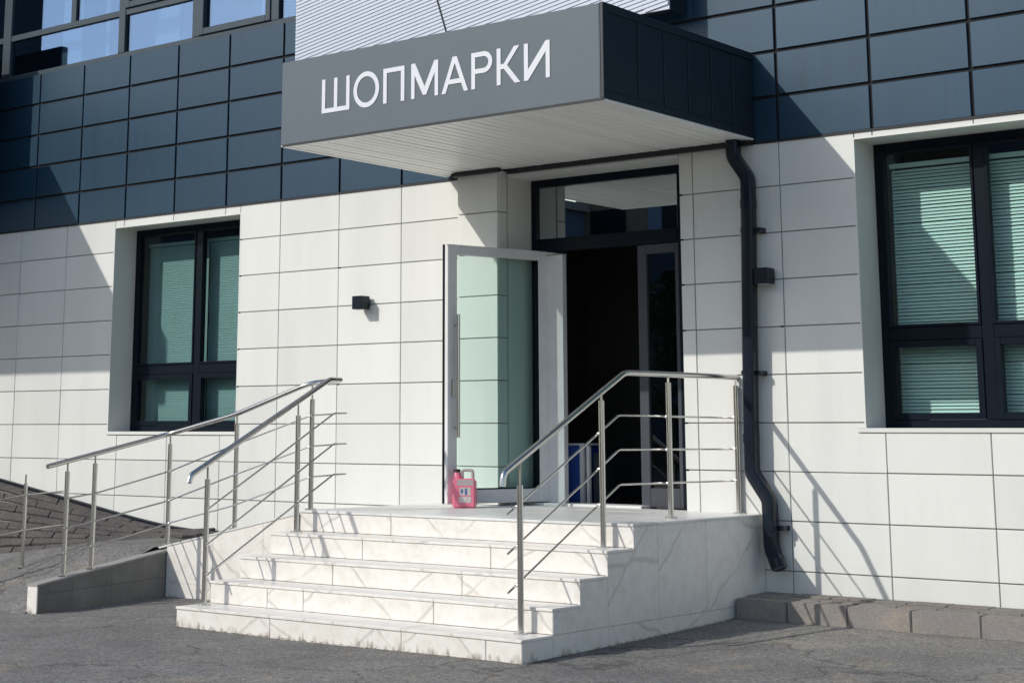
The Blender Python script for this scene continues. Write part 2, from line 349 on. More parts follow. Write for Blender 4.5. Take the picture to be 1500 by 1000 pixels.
# ------------------------------------------------------------------ ground
H, W = 0.37, 0.8022
ZP = 0.0454                      # platform level
RZ = 0.1634
YS = [-3.1226, -2.7898, -2.4838, -2.1592, -1.8351]
ZS = [ZP-(4-k)*RZ for k in range(5)]
XS, XE = 2.9386, 6.1475
def gz(y): return -0.757 + 0.0256*(y+3.12) if y > -3.12 else -0.757 + 0.004*max(y+3.12, -40)
bm = bmesh.new()
ysg = [-160, -90, -45, -20, -12, -8, -6] + [-5+0.25*i for i in range(21)] + [1.0, 4, 20, 80]
xsg = [-160, -80, -40, -20, -10, -6] + [-5+0.5*i for i in range(31)] + [11, 13, 16, 25, 60, 160]
grid = [[bm.verts.new((x, y, gz(min(y, 0.5)) + (0.006*math.sin(2.1*x+1.3*y) if -6 < y < -0.5 and abs(x) < 11 else 0))) for x in xsg] for y in ysg]
for a, b in zip(grid, grid[1:]):
    for i in range(len(xsg)-1): bm.faces.new((a[i], a[i+1], b[i+1], b[i]))
g = link('asphalt_ground', finish(bm, 'asphalt_ground', True), 'asphalt'); g['kind'] = 'structure'

# raised asphalt at the ramp foot and landing, rising towards the wall
def topx(x):
    if x >= 0.35: return -0.315
    return -0.33 - 0.28*(0.35-x)/2.55
def apz(x, y):
    u = min(1, max(0, (y+3.32)/1.42))
    return gz(-3.3)-0.03 + (topx(x)-gz(-3.3)+0.03)*u
bm = bmesh.new()
xa = [-9, -7, -5.2, -4, -3.5, -3, -2.5, -2.2, -1.8, -1.4, -1, -0.6, -0.2, 0.1, 0.35, 0.6, 0.9, 1.1, 1.26]
ya = [-3.40, -3.34, -3.2, -3, -2.8, -2.6, -2.4, -2.2, -2.0, -1.9, -1.6, -1.3, -1.0, -0.6, -0.2, -0.03]
gr = [[bm.verts.new((x, y, apz(x, y))) for x in xa] for y in ya]
for a, b in zip(gr, gr[1:]):
    for i in range(len(xa)-1): bm.faces.new((a[i], a[i+1], b[i+1], b[i]))
o = link('asphalt_apron', finish(bm, 'asphalt_apron', True), 'asphalt'); o['kind'] = 'structure'

# sloped bank of dark pavers against the wall, left
def wz(x):   # height of the bank along the wall
    pts = [(-6, 0.45), (-3.614, 0.118), (-2.672, -0.026), (-1.789, -0.161), (-1.119, -0.265), (-0.5, -0.335), (0.5, -0.37)]
    for (a, za), (b, zb) in zip(pts, pts[1:]):
        if x <= b: return za+(zb-za)*(x-a)/(b-a)
    return -0.37
def bank(u, v):   # u along (0 left .. 1 right), v from kerb (0) to wall (1)
    xk = -4.6+u*5.2; xw = -5.9+u*6.2
    zk = topx(xk)+0.012; zw = max(wz(xw), zk+0.0)
    s = v
    return Vector((xk+(xw-xk)*v, -1.0+0.985*v, zk+(zw-zk)*s))
bk = bpy.data.objects.new('sloped_paving', None); COL.objects.link(bk); bk['kind'] = 'structure'
bm = bmesh.new()
gr = [[bm.verts.new(bank(i/24, j/6)-Vector((0, 0, 0.02))) for i in range(25)] for j in range(7)]
for a, b in zip(gr, gr[1:]):
    for i in range(24): bm.faces.new((a[i], a[i+1], b[i+1], b[i]))
link('bedding', finish(bm, 'bedding', True), 'core', bk)
NR, NC = 8, 10
for j in range(NR):
    off = 0.5/NC if j % 2 else 0
    for i in range(-1, NC):
        u0, u1 = max(0, i/NC+off), min(1, (i+1)/NC+off)
        if u1-u0 < 0.01: continue
        gu, gv = 0.0013, 0.022
        h = random.uniform(0.004, 0.020)
        c = [bank(u0+gu, j/NR+gv/2*random.uniform(.6, 1.6)), bank(u1-gu, j/NR+gv/2*random.uniform(.6, 1.6)), bank(u1-gu, (j+1)/NR-gv/2), bank(u0+gu, (j+1)/NR-gv/2)]
        bm = bmesh.new(); nup = (c[1]-c[0]).cross(c[3]-c[0]).normalized()
        tv = [bm.verts.new(p+nup*(h+random.uniform(-0.004, 0.004))) for p in c]; bv = [bm.verts.new(p-nup*0.03) for p in c]
        bm.faces.new(tv); bm.faces.new(bv[::-1])
        for q in range(4): bm.faces.new((tv[q], bv[q], bv[(q+1) % 4], tv[(q+1) % 4]))
        bmesh.ops.bevel(bm, geom=bm.edges[:], offset=0.004, segments=1, affect='EDGES')
        link('paver', finish(bm, 'paver'), 'paver', bk)
# metal edge strip where the bank meets the wall, and its front kerb
bm = bmesh.new()
tube_geo(bm, [bank(i/20, 0.985)+Vector((0, -0.008, 0.022)) for i in range(0, 20)], 0.022, 6)
link('edge_strip', finish(bm, 'edge_strip'), 'pipe', bk)
bm = bmesh.new()
tube_geo(bm, [bank(i/20, -0.02)+Vector((0, 0, 0.0)) for i in range(0, 20)], 0.028, 4)
link('edging', finish(bm, 'edging'), 'paver', bk)

# narrow walk with kerb stones, right of the stairs
wk = bpy.data.objects.new('footpath', None); COL.objects.link(wk); wk['kind'] = 'structure'
prism_yz('bed', [(-0.30, -0.72), (-0.30, -0.553), (-0.005, -0.545), (-0.005, -0.72)], XE+0.016, 13, 'core', wk)
x = XE+0.018
while x < 12.5:
    x2 = x+random.choice((0.36, 0.48, 0.50, 0.42))
    bm = bmesh.new(); yo = random.uniform(-0.006, 0.006); zo = random.uniform(-0.005, 0.004)
    box_geo(bm, x+0.003, x2-0.003, -0.505+yo, -0.352, -0.75, -0.546+zo)
    bmesh.ops.bevel(bm, geom=bm.edges[:], offset=0.007, segments=2, affect='EDGES')
    link('kerb_stone', finish(bm, 'kerb_stone'), 'kerb', wk)
    x = x2
x = XE+0.02; k = 0
while x < 12.5:
    x2 = x+0.30
    for y0, y1 in ((-0.345, -0.18), (-0.175, -0.012)):
        bm = bmesh.new(); zo = random.uniform(-0.003, 0.004)
        box_geo(bm, x+0.003, x2-0.003, y0, y1, -0.60, -0.538+zo+(0.008 if y0 > -0.2 else 0))
        bmesh.ops.bevel(bm, geom=bm.edges[:], offset=0.004, segments=1, affect='EDGES')
        link('paving_slab', finish(bm, 'paving_slab'), 'walk', wk)
    x = x2; k += 1

# ------------------------------------------------------------------ office building
B = thing('office_building', 'office building with white tiled ground floor and dark blue panelled upper wall', 'building', (3.0, 0.0, gz(0)))
Bo = Vector(B.location)
def part(name, parent=B):
    o = bpy.data.objects.new(name, None); COL.objects.link(o); o.parent = parent; o.location = -Bo if parent is B else (0, 0, 0); o.empty_display_size = 0.1
    return o
TOPW = 8*H-0.0163            # top of the white tiles
WL = (-1.75, 0.222, 0.665, 2.852)       # left window opening x0 x1 z0 z1
WR = (7.032, 9.02, 0.700, 2.888)        # right window opening
DR = (3.66, 5.452, 0.0, 2.915)          # door opening
UPZ = TOPW+5*H               # foot of the upper glazing
XA, XB = -5.15, 12.9
# backing shell, in butted boxes round the openings
sh = []
y0, y1 = 0.016, 0.30
sh += [(XA, WL[0]-0.016, y0, y1, -0.8, TOPW), (WL[0]-0.016, WL[1]+0.016, y0, y1, -0.8, WL[2]-0.03), (WL[0]-0.016, WL[1]+0.016, y0, y1, WL[3]+0.016, TOPW),
       (WL[1]+0.016, DR[0]-0.016, y0, y1, -0.8, TOPW), (DR[0]-0.016, DR[1]+0.016, y0, y1, -0.8, 0.0), (DR[0]-0.016, DR[1]+0.016, y0, y1, DR[3]+0.016, TOPW),
       (DR[1]+0.016, WR[0]-0.016, y0, y1, -0.8, TOPW), (WR[0]-0.016, WR[1]+0.016, y0, y1, -0.8, WR[2]-0.03), (WR[0]-0.016, WR[1]+0.016, y0, y1, WR[3]+0.016, TOPW), (WR[1]+0.016, XB, y0, y1, -0.8, TOPW)]
wh = boxes('white_wall', 'grout', None, sh); wh.parent = B; wh.location = -Bo
rows = [-0.8+0.0] + [(8-r)*H for r in range(10, 0, -1)] + [TOPW]
rows = [z for z in rows]
def col_tiles(x0, x1, za, zb):
    rr = [za]+[z for z in rows if za+0.05 < z < zb-0.04]+[zb]
    for a, b in zip(rr, rr[1:]): tile(wh, x0, x1, a, b, 0.008)
def cols(js, za, zb):
    for a, b in zip(js, js[1:]): col_tiles(a, b, za, zb)
zb0 = -0.56
XL = [WL[0]-0.838*k for k in range(4, -1, -1)]
def ltile(pts):
    prism_xz('tile', pts, 0.0, 0.015, 'white', wh)
cols(XL[:-1], -0.74, TOPW); cols(XL[-2:], 2*H, TOPW)
cols([XL[-2], -2*W, -W, 0.0, W], -0.74, H); cols([-2*W, -W, 0.0], H, 0.628)
g_ = 0.004
ltile([(XL[-2]+g_, H+g_), (-2*W-g_, H+g_), (-2*W-g_, 0.628-g_), (WL[0]-g_, 0.628-g_), (WL[0]-g_, 2*H-g_), (XL[-2]+g_, 2*H-g_)])
ltile([(g_, H+g_), (W-g_, H+g_), (W-g_, 2*H-g_), (WL[1]+g_, 2*H-g_), (WL[1]+g_, 0.628-g_), (g_, 0.628-g_)])
cols([WL[0], -2*W, -W, 0.0, WL[1]], WL[3], TOPW)
cols([WL[1], W], 2*H, TOPW)
cols([W, 2*W, 3*W, 3.20], -0.74, TOPW)
cols([3.20, 3.66], -0.74, ZP-0.02)
cols([DR[1], 5.582, 6.382], -0.56, TOPW); cols([6.382, WR[0]], 2*H, TOPW)
R0 = 6.382
cols([R0, R0+W, R0+2*W, R0+3*W, R0+4*W], -0.56, H); cols([R0+W, R0+2*W, R0+3*W], H, 0.672)
ltile([(R0+g_, H+g_), (R0+W-g_, H+g_), (R0+W-g_, 0.666-g_), (WR[0]-0.063, 0.666-g_), (WR[0]-0.063, 0.7015), (WR[0]-g_, 0.7015), (WR[0]-g_, 2*H-g_), (R0+g_, 2*H-g_)])
ltile([(R0+3*W+g_, H+g_), (R0+4*W-g_, H+g_), (R0+4*W-g_, 2*H-g_), (WR[1]+g_, 2*H-g_), (WR[1]+g_, 0.7015), (WR[1]+0.063, 0.7015), (WR[1]+0.063, 0.666-g_), (R0+3*W+g_, 0.666-g_)])
cols([WR[0], R0+W, R0+2*W, R0+3*W, WR[1]], WR[3], TOPW)
cols([WR[1], R0+4*W], 2*H, TOPW); cols([R0+4*W, R0+5*W, R0+6*W, R0+7*W, XB], -0.56, TOPW)
# door-head tiles
tile(wh, DR[0], (DR[0]+DR[1])/2, DR[3], TOPW, 0.006); tile(wh, (DR[0]+DR[1])/2, DR[1], DR[3], TOPW, 0.006)
# proud pillar left of the entrance
pl = part('pillar')
boxes('pillar_core', 'grout', pl, [(3.216, 3.644, -0.124, 0.014, ZP, TOPW+0.02)])
rr = [ZP]+[z for z in rows if ZP+0.05 < z < TOPW-0.05]+[TOPW+0.02]
for a, b in zip(rr, rr[1:]):
    tile(pl, 3.20, 3.66, a, b, 0.008, y=-0.14, th=0.015)
    for xx, rz in ((3.66, math.pi/2), (3.20, -math.pi/2)):
        me = tile_mesh(0.125-0.004, b-a-0.008, 0.014, 'white')
        link('tile', me, None, pl, (xx, -0.0625, (a+b)/2), (0, 0, rz))

# little metal fixings at the ends of the row joints
fixm = bmesh.new(); box_geo(fixm, -0.011, 0.011, -0.003, 0.010, -0.0065, 0.0065); fixm = finish(fixm, 'fixing'); fixm.materials.append(M_['frame'])
for xx, rng in ((0.240, range(2, 8)), (DR[1]+0.018, range(1, 8)), (2*W+0.02, (3, 6)), (6.382-0.02, (4,))):
    for q in rng: link('fixing', fixm, None, wh, (xx, 0, q*H))

# dark upper cladding
dk = boxes('dark_wall', 'back', None, [(XA, 0.97, 0.02, 0.30, TOPW+0.001, UPZ-0.02), (0.97, XB, 0.02, 0.30, TOPW+0.001, 6.9), (XA, 0.97, 0.02, 0.30, 6.55, 6.9)]); dk.parent = B; dk.location = -Bo
def dtile(x0, x1, z0, z1): tile(dk, x0, x1, z0, z1, 0.026, th=0.016, m='dark', y=0.002, name='cladding_panel', tilt=0.0030)
for r in range(5):
    z0 = TOPW+r*H
    for k in range(-7, 7):
        x0, x1 = k*W, (k+1)*W
        if x1 > 6.382-0.3: x1 = R0-W
        if x0 >= x1-0.1: continue
        dtile(max(x0, XA+0.01), x1, z0, z0+H)
for r in range(10):
    z0 = TOPW+r*H
    for k in range(-1, 8):
        if r >= 5 or k >= -1: dtile(R0+k*W, R0+(k+1)*W, z0, z0+H)
for r in range(5, 10):
    z0 = TOPW+r*H
    for k in range(1, 7):
        x0, x1 = max(k*W, 0.985), min((k+1)*W, R0-W)
        if x1-x0 > 0.1: dtile(x0, x1, z0, z0+H)
tr = boxes('ledge_trim', 'blacktrim', None, [(XA, 3.195, -0.012, 0.001, TOPW-0.004, TOPW+0.010), (6.20, XB, -0.012, 0.001, TOPW-0.004, TOPW+0.010)]); tr.parent = B; tr.location = -Bo
# body, floors and roof behind the facade
bd = boxes('rear_walls', 'core', None, [(XA, XB, 8.6, 8.9, -0.8, 6.9), (XA-0.25, XA-0.002, 0.0, 8.9, -0.8, 6.9), (XB+0.002, XB+0.25, 0.0, 8.9, -0.8, 6.9)]); bd.parent = B; bd.location = -Bo
rf = boxes('roof', 'core', None, [(XA-0.3, XB+0.3, -0.04, 8.95, 6.905, 7.1)]); rf.parent = B; rf.location = -Bo
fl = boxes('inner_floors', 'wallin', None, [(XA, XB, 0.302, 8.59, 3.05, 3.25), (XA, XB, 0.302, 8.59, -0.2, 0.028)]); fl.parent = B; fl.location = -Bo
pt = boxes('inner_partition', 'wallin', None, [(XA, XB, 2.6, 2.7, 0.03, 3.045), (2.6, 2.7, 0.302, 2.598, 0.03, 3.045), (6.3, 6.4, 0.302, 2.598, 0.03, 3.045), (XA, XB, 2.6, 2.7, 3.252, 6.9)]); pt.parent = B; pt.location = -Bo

# windows of the ground floor
def ground_window(op, mx, tz, depth, slat_gap, sillx, tilt_deg, blind_x, bmat='blind'):
    x0, x1, z0, z1 = op
    wn = part('window')
    # white reveal linings
    boxes('reveal', 'white', wn, [(x0-0.014, x0, -0.001, depth+0.06, z0, z1), (x1, x1+0.014, -0.001, depth+0.06, z0, z1), (x0-0.014, x1+0.014, -0.001, depth+0.06, z1, z1+0.014)])
    boxes('sill', 'white', wn, [(x0-sillx, x1+sillx, -0.012, depth-0.002, z0-0.034, z0-0.0005)], 0.003)
    yf, yb = depth, depth+0.075
    t = 0.062
    fb = [(x0, x0+t, yf, yb, z0, z1), (x1-t, x1, yf, yb, z0, z1), (x0+t, x1-t, yf, yb, z0, z0+t), (x0+t, x1-t, yf, yb, z1-t, z1),
          (mx-0.045, mx+0.045, yf, yb, z0+t, z1-t)]
    for a, b in ((x0+t, mx-0.045), (mx+0.045, x1-t)): fb.append((a, b, yf, yb, tz-0.05, tz+0.05))
    boxes('frame', 'frame', wn, fb, 0.004)
    # sashes: slimmer frames set 12 mm proud, in the lower row
    panes = []
    for a, b in ((x0+t, mx-0.045), (mx+0.045, x1-t)):
        for c, d, s in ((z0+t, tz-0.05, 0.05), (tz+0.05, z1-t, 0.022)):
            e = 0.001
            boxes('sash', 'frame', wn, [(a+e, a+s, yf-0.012, yf+0.05, c+e, d-e), (b-s, b-e, yf-0.012, yf+0.05, c+e, d-e), (a+s, b-s, yf-0.012, yf+0.05, c+e, c+s), (a+s, b-s, yf-0.012, yf+0.05, d-s, d-e)], 0.003)
            panes.append((a+s, b-s, c+s, d-s))
    for a, b, c, d in panes: boxes('pane', 'gl_low', wn, [(a, b, yf+0.018, yf+0.024, c, d)])
    # blind: real slats hung behind the glass
    for bi, (a, b) in enumerate(blind_x):
        bm = bmesh.new(); yb2 = depth+0.155; z = z0+0.10
        ca, sa = math.cos(math.radians(tilt_deg)), math.sin(math.radians(tilt_deg))
        while z < z1-0.20:
            j = random.gauss(0, 0.015); c2, s2 = math.cos(math.radians(tilt_deg)+j), math.sin(math.radians(tilt_deg)+j)
            zz = z+random.gauss(0, 0.0012)
            obox_geo(bm, ((a+b)/2, yb2, zz), Vector((1, 0, random.gauss(0, 0.0007))), Vector((0, c2, s2)), Vector((0, -s2, c2)), b-a, 0.0265, 0.0016)
            z += slat_gap
        box_geo(bm, a, b, yb2-0.014, yb2+0.014, z0+0.062, z0+0.084)
        box_geo(bm, a-0.01, b+0.01, yb2-0.02, yb2+0.02, z+0.0, z+0.035)
        bl = link('blind', finish(bm, 'blind'), bmat, wn)
    return wn
ground_window(WL, -0.715, 1.318, 0.30, 0.0185, 0.012, 70, [(-1.68, -0.725), (-0.705, 0.15)], 'roller')
ground_window(WR, 7.875, 1.405, 0.335, 0.0265, 0.06, 56, [(7.105, 7.862), (7.888, 8.945)])

# upper glazing
ug = part('window')
xl, xr, zt = -5.14, 0.965, 6.55
muls = [-3.97, -1.83, -0.595, 0.615]
ft = [(xl, xr, 0.05, 0.13, UPZ-0.02, UPZ+0.052), (xl, xr, 0.05, 0.13, zt-0.05, zt-0.001)]
vx = [xl]+muls+[xr]
vb = []
for i, xx in enumerate(vx):
    hw = 0.055 if xx in muls else 0.03
    if xx == -3.97: hw = 0.075
    a, b = (xx, xx+0.05) if i == 0 else ((xx-0.05, xx) if i == len(vx)-1 else (xx-hw, xx+hw))
    vb.append((a, b)); ft.append((a, b, 0.044, 0.13, UPZ+0.052, zt-0.05))
TZ = 5.31; panes = []
for i in range(len(vb)-1):
    a, b = vb[i][1], vb[i+1][0]; c, d = UPZ+0.052, zt-0.05
    if i <= 2:
        ft.append((a, b, 0.052, 0.13, TZ-0.035, TZ+0.035)); panes.append((a, b, c, TZ-0.035))
        if i == 1:
            m_ = -2.72; ft.append((m_-0.045, m_+0.045, 0.054, 0.13, TZ+0.035, d)); panes += [(a, m_-0.045, TZ+0.035, d), (m_+0.045, b, TZ+0.035, d)]
        else: panes.append((a, b, TZ+0.035, d))
    else: panes.append((a, b, c, d))
boxes('frame', 'upframe', ug, ft, 0.003)
for i, (a, b, c, d) in enumerate(panes):
    if i == 6 or (a < 0 < b and b < 0.7 and a > -0.6):
        s = 0.075
        boxes('sash', 'upframe', ug, [(a+.004, a+s, 0.028, 0.10, c+.004, d-.004), (b-s, b-.004, 0.028, 0.10, c+.004, d-.004), (a+s, b-s, 0.028, 0.10, c+.004, c+s), (a+s, b-s, 0.028, 0.10, d-s, d-.004)], 0.004)
        a, b, c, d = a+s, b-s, c+s, d-s
    boxes('pane', 'gl_up', ug, [(a, b, 0.080, 0.088, c, d)])

boxes('curtain', 'curtain', ug, [(-3.22, -2.86, 0.30, 0.32, UPZ-0.02, zt-0.1)]); boxes('curtain', 'curtain', ug, [(-2.42, -2.36, 0.30, 0.32, UPZ-0.02, zt-0.1)]); boxes('curtain', 'curtain', ug, [(-1.58, -1.18, 0.33, 0.35, UPZ-0.02, zt-0.1)]); boxes('curtain', 'curtain', ug, [(0.12, 0.36, 0.33, 0.35, UPZ-0.02, zt-0.1)])

# ------------------------------------------------------------------ entrance door set
YD = 0.35
ed = part('entrance_door')
boxes('reveal', 'white', ed, [(DR[0]-0.014, DR[0], 0.0165, YD+0.08, 0.03, DR[3]), (DR[1], DR[1]+0.014, 0.0165, YD+0.08, 0.03, DR[3]), (DR[0]-0.014, DR[1]+0.014, 0.0165, YD+0.08, DR[3], DR[3]+0.014)])
fx0, fx1 = 3.668, 5.262
boxes('frame', 'frame', ed, [(fx0, fx0+0.055, YD, YD+0.08, 0.05, 2.912), (fx1-0.05, DR[1]-0.002, YD, YD+0.08, 0.05, 2.912), (fx0+0.055, fx1-0.05, YD, YD+0.08, 2.845, 2.912),
      (fx0+0.055, fx1-0.05, YD-0.004, YD+0.08, 2.255, 2.375)], 0.004)
boxes('fanlight', 'gl_fan', ed, [(fx0+0.055, fx1-0.05, YD+0.03, YD+0.038, 2.375, 2.845)])
# fixed dark leaf, right
ax, bx = 4.80, 5.212
boxes('fixed_leaf', 'doorframe', ed, [(ax, ax+0.09, YD+0.004, YD+0.06, 0.05, 2.25), (bx-0.035, bx, YD+0.004, YD+0.06, 0.05, 2.25), (ax+0.09, bx-0.035, YD+0.004, YD+0.06, 0.05, 0.205), (ax+0.09, bx-0.035, YD+0.004, YD+0.06, 2.17, 2.25)], 0.003)
boxes('fixed_pane', 'gl_dark', ed, [(ax+0.09, bx-0.035, YD+0.03, YD+0.038, 0.205, 2.17)])
# white jamb panel beside the hinges
boxes('jamb_panel', 'silver', ed, [(3.842, 4.018, YD-0.012, YD+0.05, 0.062, 2.222)], 0.003)
boxes('threshold', 'silver', ed, [(3.62, 4.88, 0.22, 0.46, 0.0285, 0.062)], 0.004)
# open leaf, turned outwards on its left hinge
hx, hy = 3.825, 0.345; ex, ey = 3.528, -0.700
ang = math.atan2(ey-hy, ex-hx); Lw = math.hypot(ex-hx, ey-hy)
lf = bpy.data.objects.new('door_leaf', None); COL.objects.link(lf); lf.parent = B
lf.location = Vector((hx, hy, 0))-Bo; lf.rotation_euler = (0, 0, ang)
zb_, zt_ = 0.070, 2.258; st = 0.10
boxes('leaf_frame', 'silver', lf, [(0, st, -0.03, 0.03, zb_, zt_), (Lw-st, Lw, -0.03, 0.03, zb_, zt_), (st, Lw-st, -0.03, 0.03, zb_, zb_+0.115), (st, Lw-st, -0.03, 0.03, zt_-0.085, zt_)], 0.004)
boxes('leaf_edge', 'frame', lf, [(Lw+0.001, Lw+0.010, -0.034, -0.014, zb_+0.003, zt_)])
boxes('glazing_bead', 'frame', lf, [(st+.0005, st+0.016, -0.024, 0.024, zb_+0.116, zt_-0.086), (st+.016, Lw-st-.0005, -0.024, 0.024, zb_+0.1155, zb_+0.126)])
boxes('leaf_pane', 'gl_door', lf, [(st+0.016, Lw-st, -0.004, 0.004, zb_+0.126, zt_-0.085)])
side = 1  # the face towards the camera
hb = bmesh.new()
tube_geo(hb, [(Lw-0.075, 0.085, 0.62), (Lw-0.075, 0.085, 1.655)], 0.014, 12)
for z in (0.70, 1.56): tube_geo(hb, [(Lw-0.075, 0.028, z), (Lw-0.075, 0.085, z)], 0.009, 8)
link('pull_handle', shade(finish(hb, 'pull_handle')), 'steel', lf)
boxes('lock_plate', 'steel', lf, [(Lw-0.064, Lw-0.036, 0.0305, 0.035, 0.96, 1.10)])
bm = bmesh.new(); tube_geo(bm, [(0.10, 0.045, 2.236), (-0.02, 0.06, 2.238), (-0.16, 0.10, 2.232)], 0.012, 6)
link('closer_arm', finish(bm, 'closer_arm'), 'silver', lf)

# cabinet inside
cb = thing('cabinet', 'cobalt blue cabinet with pale steel edges standing inside the dark doorway', 'cabinet', (3.955, 0.72, 0.028))
boxes('body', 'cobalt', cb, [(-0.24, 0.03, -0.10, 0.22, 0.03, 0.52)], 0.006)
boxes('top', 'silver', cb, [(-0.25, 0.075, -0.11, 0.23, 0.522, 0.54)], 0.004)
boxes('post', 'silver', cb, [(0.034, 0.07, -0.108, -0.07, 0.02, 0.52)]); boxes('post', 'silver', cb, [(0.10, 0.13, -0.10, -0.07, 0.0, 0.52)])
boxes('side_box', 'navy', cb, [(0.14, 0.27, -0.06, 0.2, 0.0, 0.46)], 0.01)
boxes('base', 'silver', cb, [(-0.25, 0.135, -0.11, 0.22, 0.0, 0.018)])

# ------------------------------------------------------------------ canopy
CX0, CX1, CZ0, CZ1, CD = 2.966, 6.176, 2.984, 3.684, 2.163
Cn = thing('entrance_canopy', 'boxy grey canopy with large white Cyrillic sign letters over the entrance', 'canopy', (4.57, 0, CZ0))
Co = Vector(Cn.location)
def cpart(o): o.parent = Cn; o.location = Vector(o.location)-Co; return o
cpart(boxes('fascia', 'fascia', None, [(CX0, CX1-0.03, -CD, -CD+0.03, CZ0+0.004, CZ1)], 0.003))
cpart(boxes('fascia_edge', 'fascia', None, [(CX1-0.0295, CX1-0.024, -CD-0.001, -CD+0.03, CZ0+0.004, CZ1+0.001)]))
cpart(boxes('corner_trim', 'navy', None, [(CX1-0.0235, CX1+0.004, -CD+0.002, -CD+0.075, CZ0+0.006, CZ1+0.006)], 0.003))
cpart(boxes('side_rail', 'navy', None, [(CX1-0.0235, CX1+0.006, -CD+0.0755, -0.004, CZ1-0.055, CZ1+0.006), (CX1-0.0235, CX1+0.006, -CD+0.0755, -0.004, CZ0+0.006, CZ0+0.060)], 0.003))
ps = [(-CD+0.0755)+(CD-0.0795)*t for t in (0, .185, .355, .52, .685, .845, 1.0)]
for a, b in zip(ps, ps[1:]):
    cpart(boxes('side_panel', 'navy', None, [(CX1-0.022, CX1-0.004, a+0.008, b-0.008, CZ0+0.062, CZ1-0.057)], 0.003))
cpart(boxes('side_backing', 'blacktrim', None, [(CX1-0.04, CX1-0.0235, -CD+0.031, -0.004, CZ0+0.01, CZ1-0.01)]))
cpart(boxes('left_side', 'navy', None, [(CX0+0.002, CX0+0.03, -CD+0.031, -0.004, CZ0+0.006, CZ1)]))
cpart(boxes('deck', 'core', None, [(CX0+0.03, CX1-0.041, -CD+0.031, -0.004, CZ1-0.12, CZ1-0.08)]))
# soffit: edge frame and planks that run out from the wall
cpart(boxes('soffit_frame', 'soffit', None, [(CX0+0.003, CX1-0.002, -CD+0.001, -CD+0.05, CZ0-0.012, CZ0+0.0035), (CX0+0.003, CX0+0.05, -CD+0.0505, -0.02, CZ0-0.012, CZ0+0.0035), (CX1-0.06, CX1-0.002, -CD+0.0505, -0.02, CZ0-0.012, CZ0+0.0035)], 0.002))
cpart(boxes('drip_strip', 'blacktrim', None, [(CX0+0.02, CX1+0.008, -CD-0.006, -CD+0.0008, CZ0-0.014, CZ0+0.003)]))
n = 31; x0 = CX0+0.052; pw = (CX1-0.062-x0)/n
pm = bmesh.new(); box_geo(pm, 0.006, pw-0.006, -CD+0.052, -0.045, 0.0, 0.014)
bmesh.ops.bevel(pm, geom=[e for e in pm.edges if abs(e.verts[0].co.y-e.verts[1].co.y) > 1], offset=0.004, segments=1, affect='EDGES')
pm = finish(pm, 'soffit_plank'); pm.materials.append(M_['soffit'])
for i in range(n):
    cpart(link('soffit_plank', pm, None, None, (x0+i*pw, 0, CZ0-0.008+random.uniform(-.0012, .0012)), (0, random.gauss(0, 0.006), 0)))
cpart(boxes('soffit_backing', 'back', None, [(CX0+0.05, CX1-0.062, -CD+0.051, -0.03, CZ0+0.012, CZ0+0.02)]))
cpart(boxes('wall_flashing', 'blacktrim', None, [(3.14, 3.195, -0.16, -0.014, CZ0-0.045, CZ0-0.0135), (3.195, 3.70, -0.19, -0.1415, CZ0-0.045, CZ0-0.0135), (3.70, 6.16, -0.055, -0.014, CZ0-0.05, CZ0-0.0135)]))

# letters
T = 0.0365; LZ0, LZ1 = 3.198, 3.477; LH = LZ1-LZ0
def ell(cx, cz, rx, rz, a0=0, a1=360, n=36): return [(cx+rx*math.cos(math.radians(a0+(a1-a0)*i/n)), cz+rz*math.sin(math.radians(a0+(a1-a0)*i/n))) for i in range(n+(0 if a1-a0 == 360 else 1))]
def dthick(x0, x1, z0, z1, t):   # horizontal width of a diagonal stroke
    L = math.hypot(x1-x0, z1-z0); return t*L/abs(z1-z0)
def LSh(w): return [[(0, 0), (w, 0), (w, LH), (w-T, LH), (w-T, T), (w/2+T/2, T), (w/2+T/2, LH), (w/2-T/2, LH), (w/2-T/2, T), (T, T), (T, LH), (0, LH)]]
def LO(w): return [ell(w/2, LH/2, w/2, LH/2+0.006), ell(w/2, LH/2, w/2-T*1.02, LH/2-T*0.9)]
def LP(w): return [[(0, 0), (T, 0), (T, LH-T), (w-T, LH-T), (w-T, 0), (w, 0), (w, LH), (0, LH)]]
def LM(w): 
    d = T*1.08
    return [[(0, 0), (T*.95, 0), (T*.95, LH-0.095), (w/2-d*0.42, 0.02), (w/2+d*0.42, 0.02), (w-T*.95, LH-0.095), (w-T*.95, 0), (w, 0), (w, LH), (w-T*1.05, LH), (w/2, 0.085), (T*1.05, LH), (0, LH)]]
def LA(w):
    d = dthick(0, w/2, 0, LH, T)
    k = (w/2-d/2)/LH
    zi = (w/2-d)/k
    return [[(0, 0), (d, 0), (d+k*0.068, 0.068), (w-d-k*0.068, 0.068), (w-d, 0), (w, 0), (w/2+d/2, LH), (w/2-d/2, LH)],
            [(d+k*0.104, 0.104), (w/2, zi), (w-d-k*0.104, 0.104)]]
def LR(w):
    r = 0.082; cz = LH-r
    return [[(0, 0), (T, 0), (T, LH-2*r)] + ell(w-r, cz, r, r, -90, 90, 18) + [(0, LH)],
            [(T, LH-2*r+T)] + ell(w-r, cz, r-T, r-T, -90, 90, 14) + [(T, LH-T)]]
def LK(w):
    return [[(0, 0), (T, 0), (T, 0.118), (0.068, 0.118), (w-0.052, 0), (w, 0), (0.098, 0.143), (w-0.008, LH), (w-0.058, LH), (0.066, 0.156), (T, 0.156), (T, LH), (0, LH)]]
def LI(w):
    return [[(0, 0), (T*0.98, 0), (w-T, LH-0.082), (w-T, 0), (w, 0), (w, LH), (w-T*0.98, LH), (T, 0.082), (T, LH), (0, LH)]]
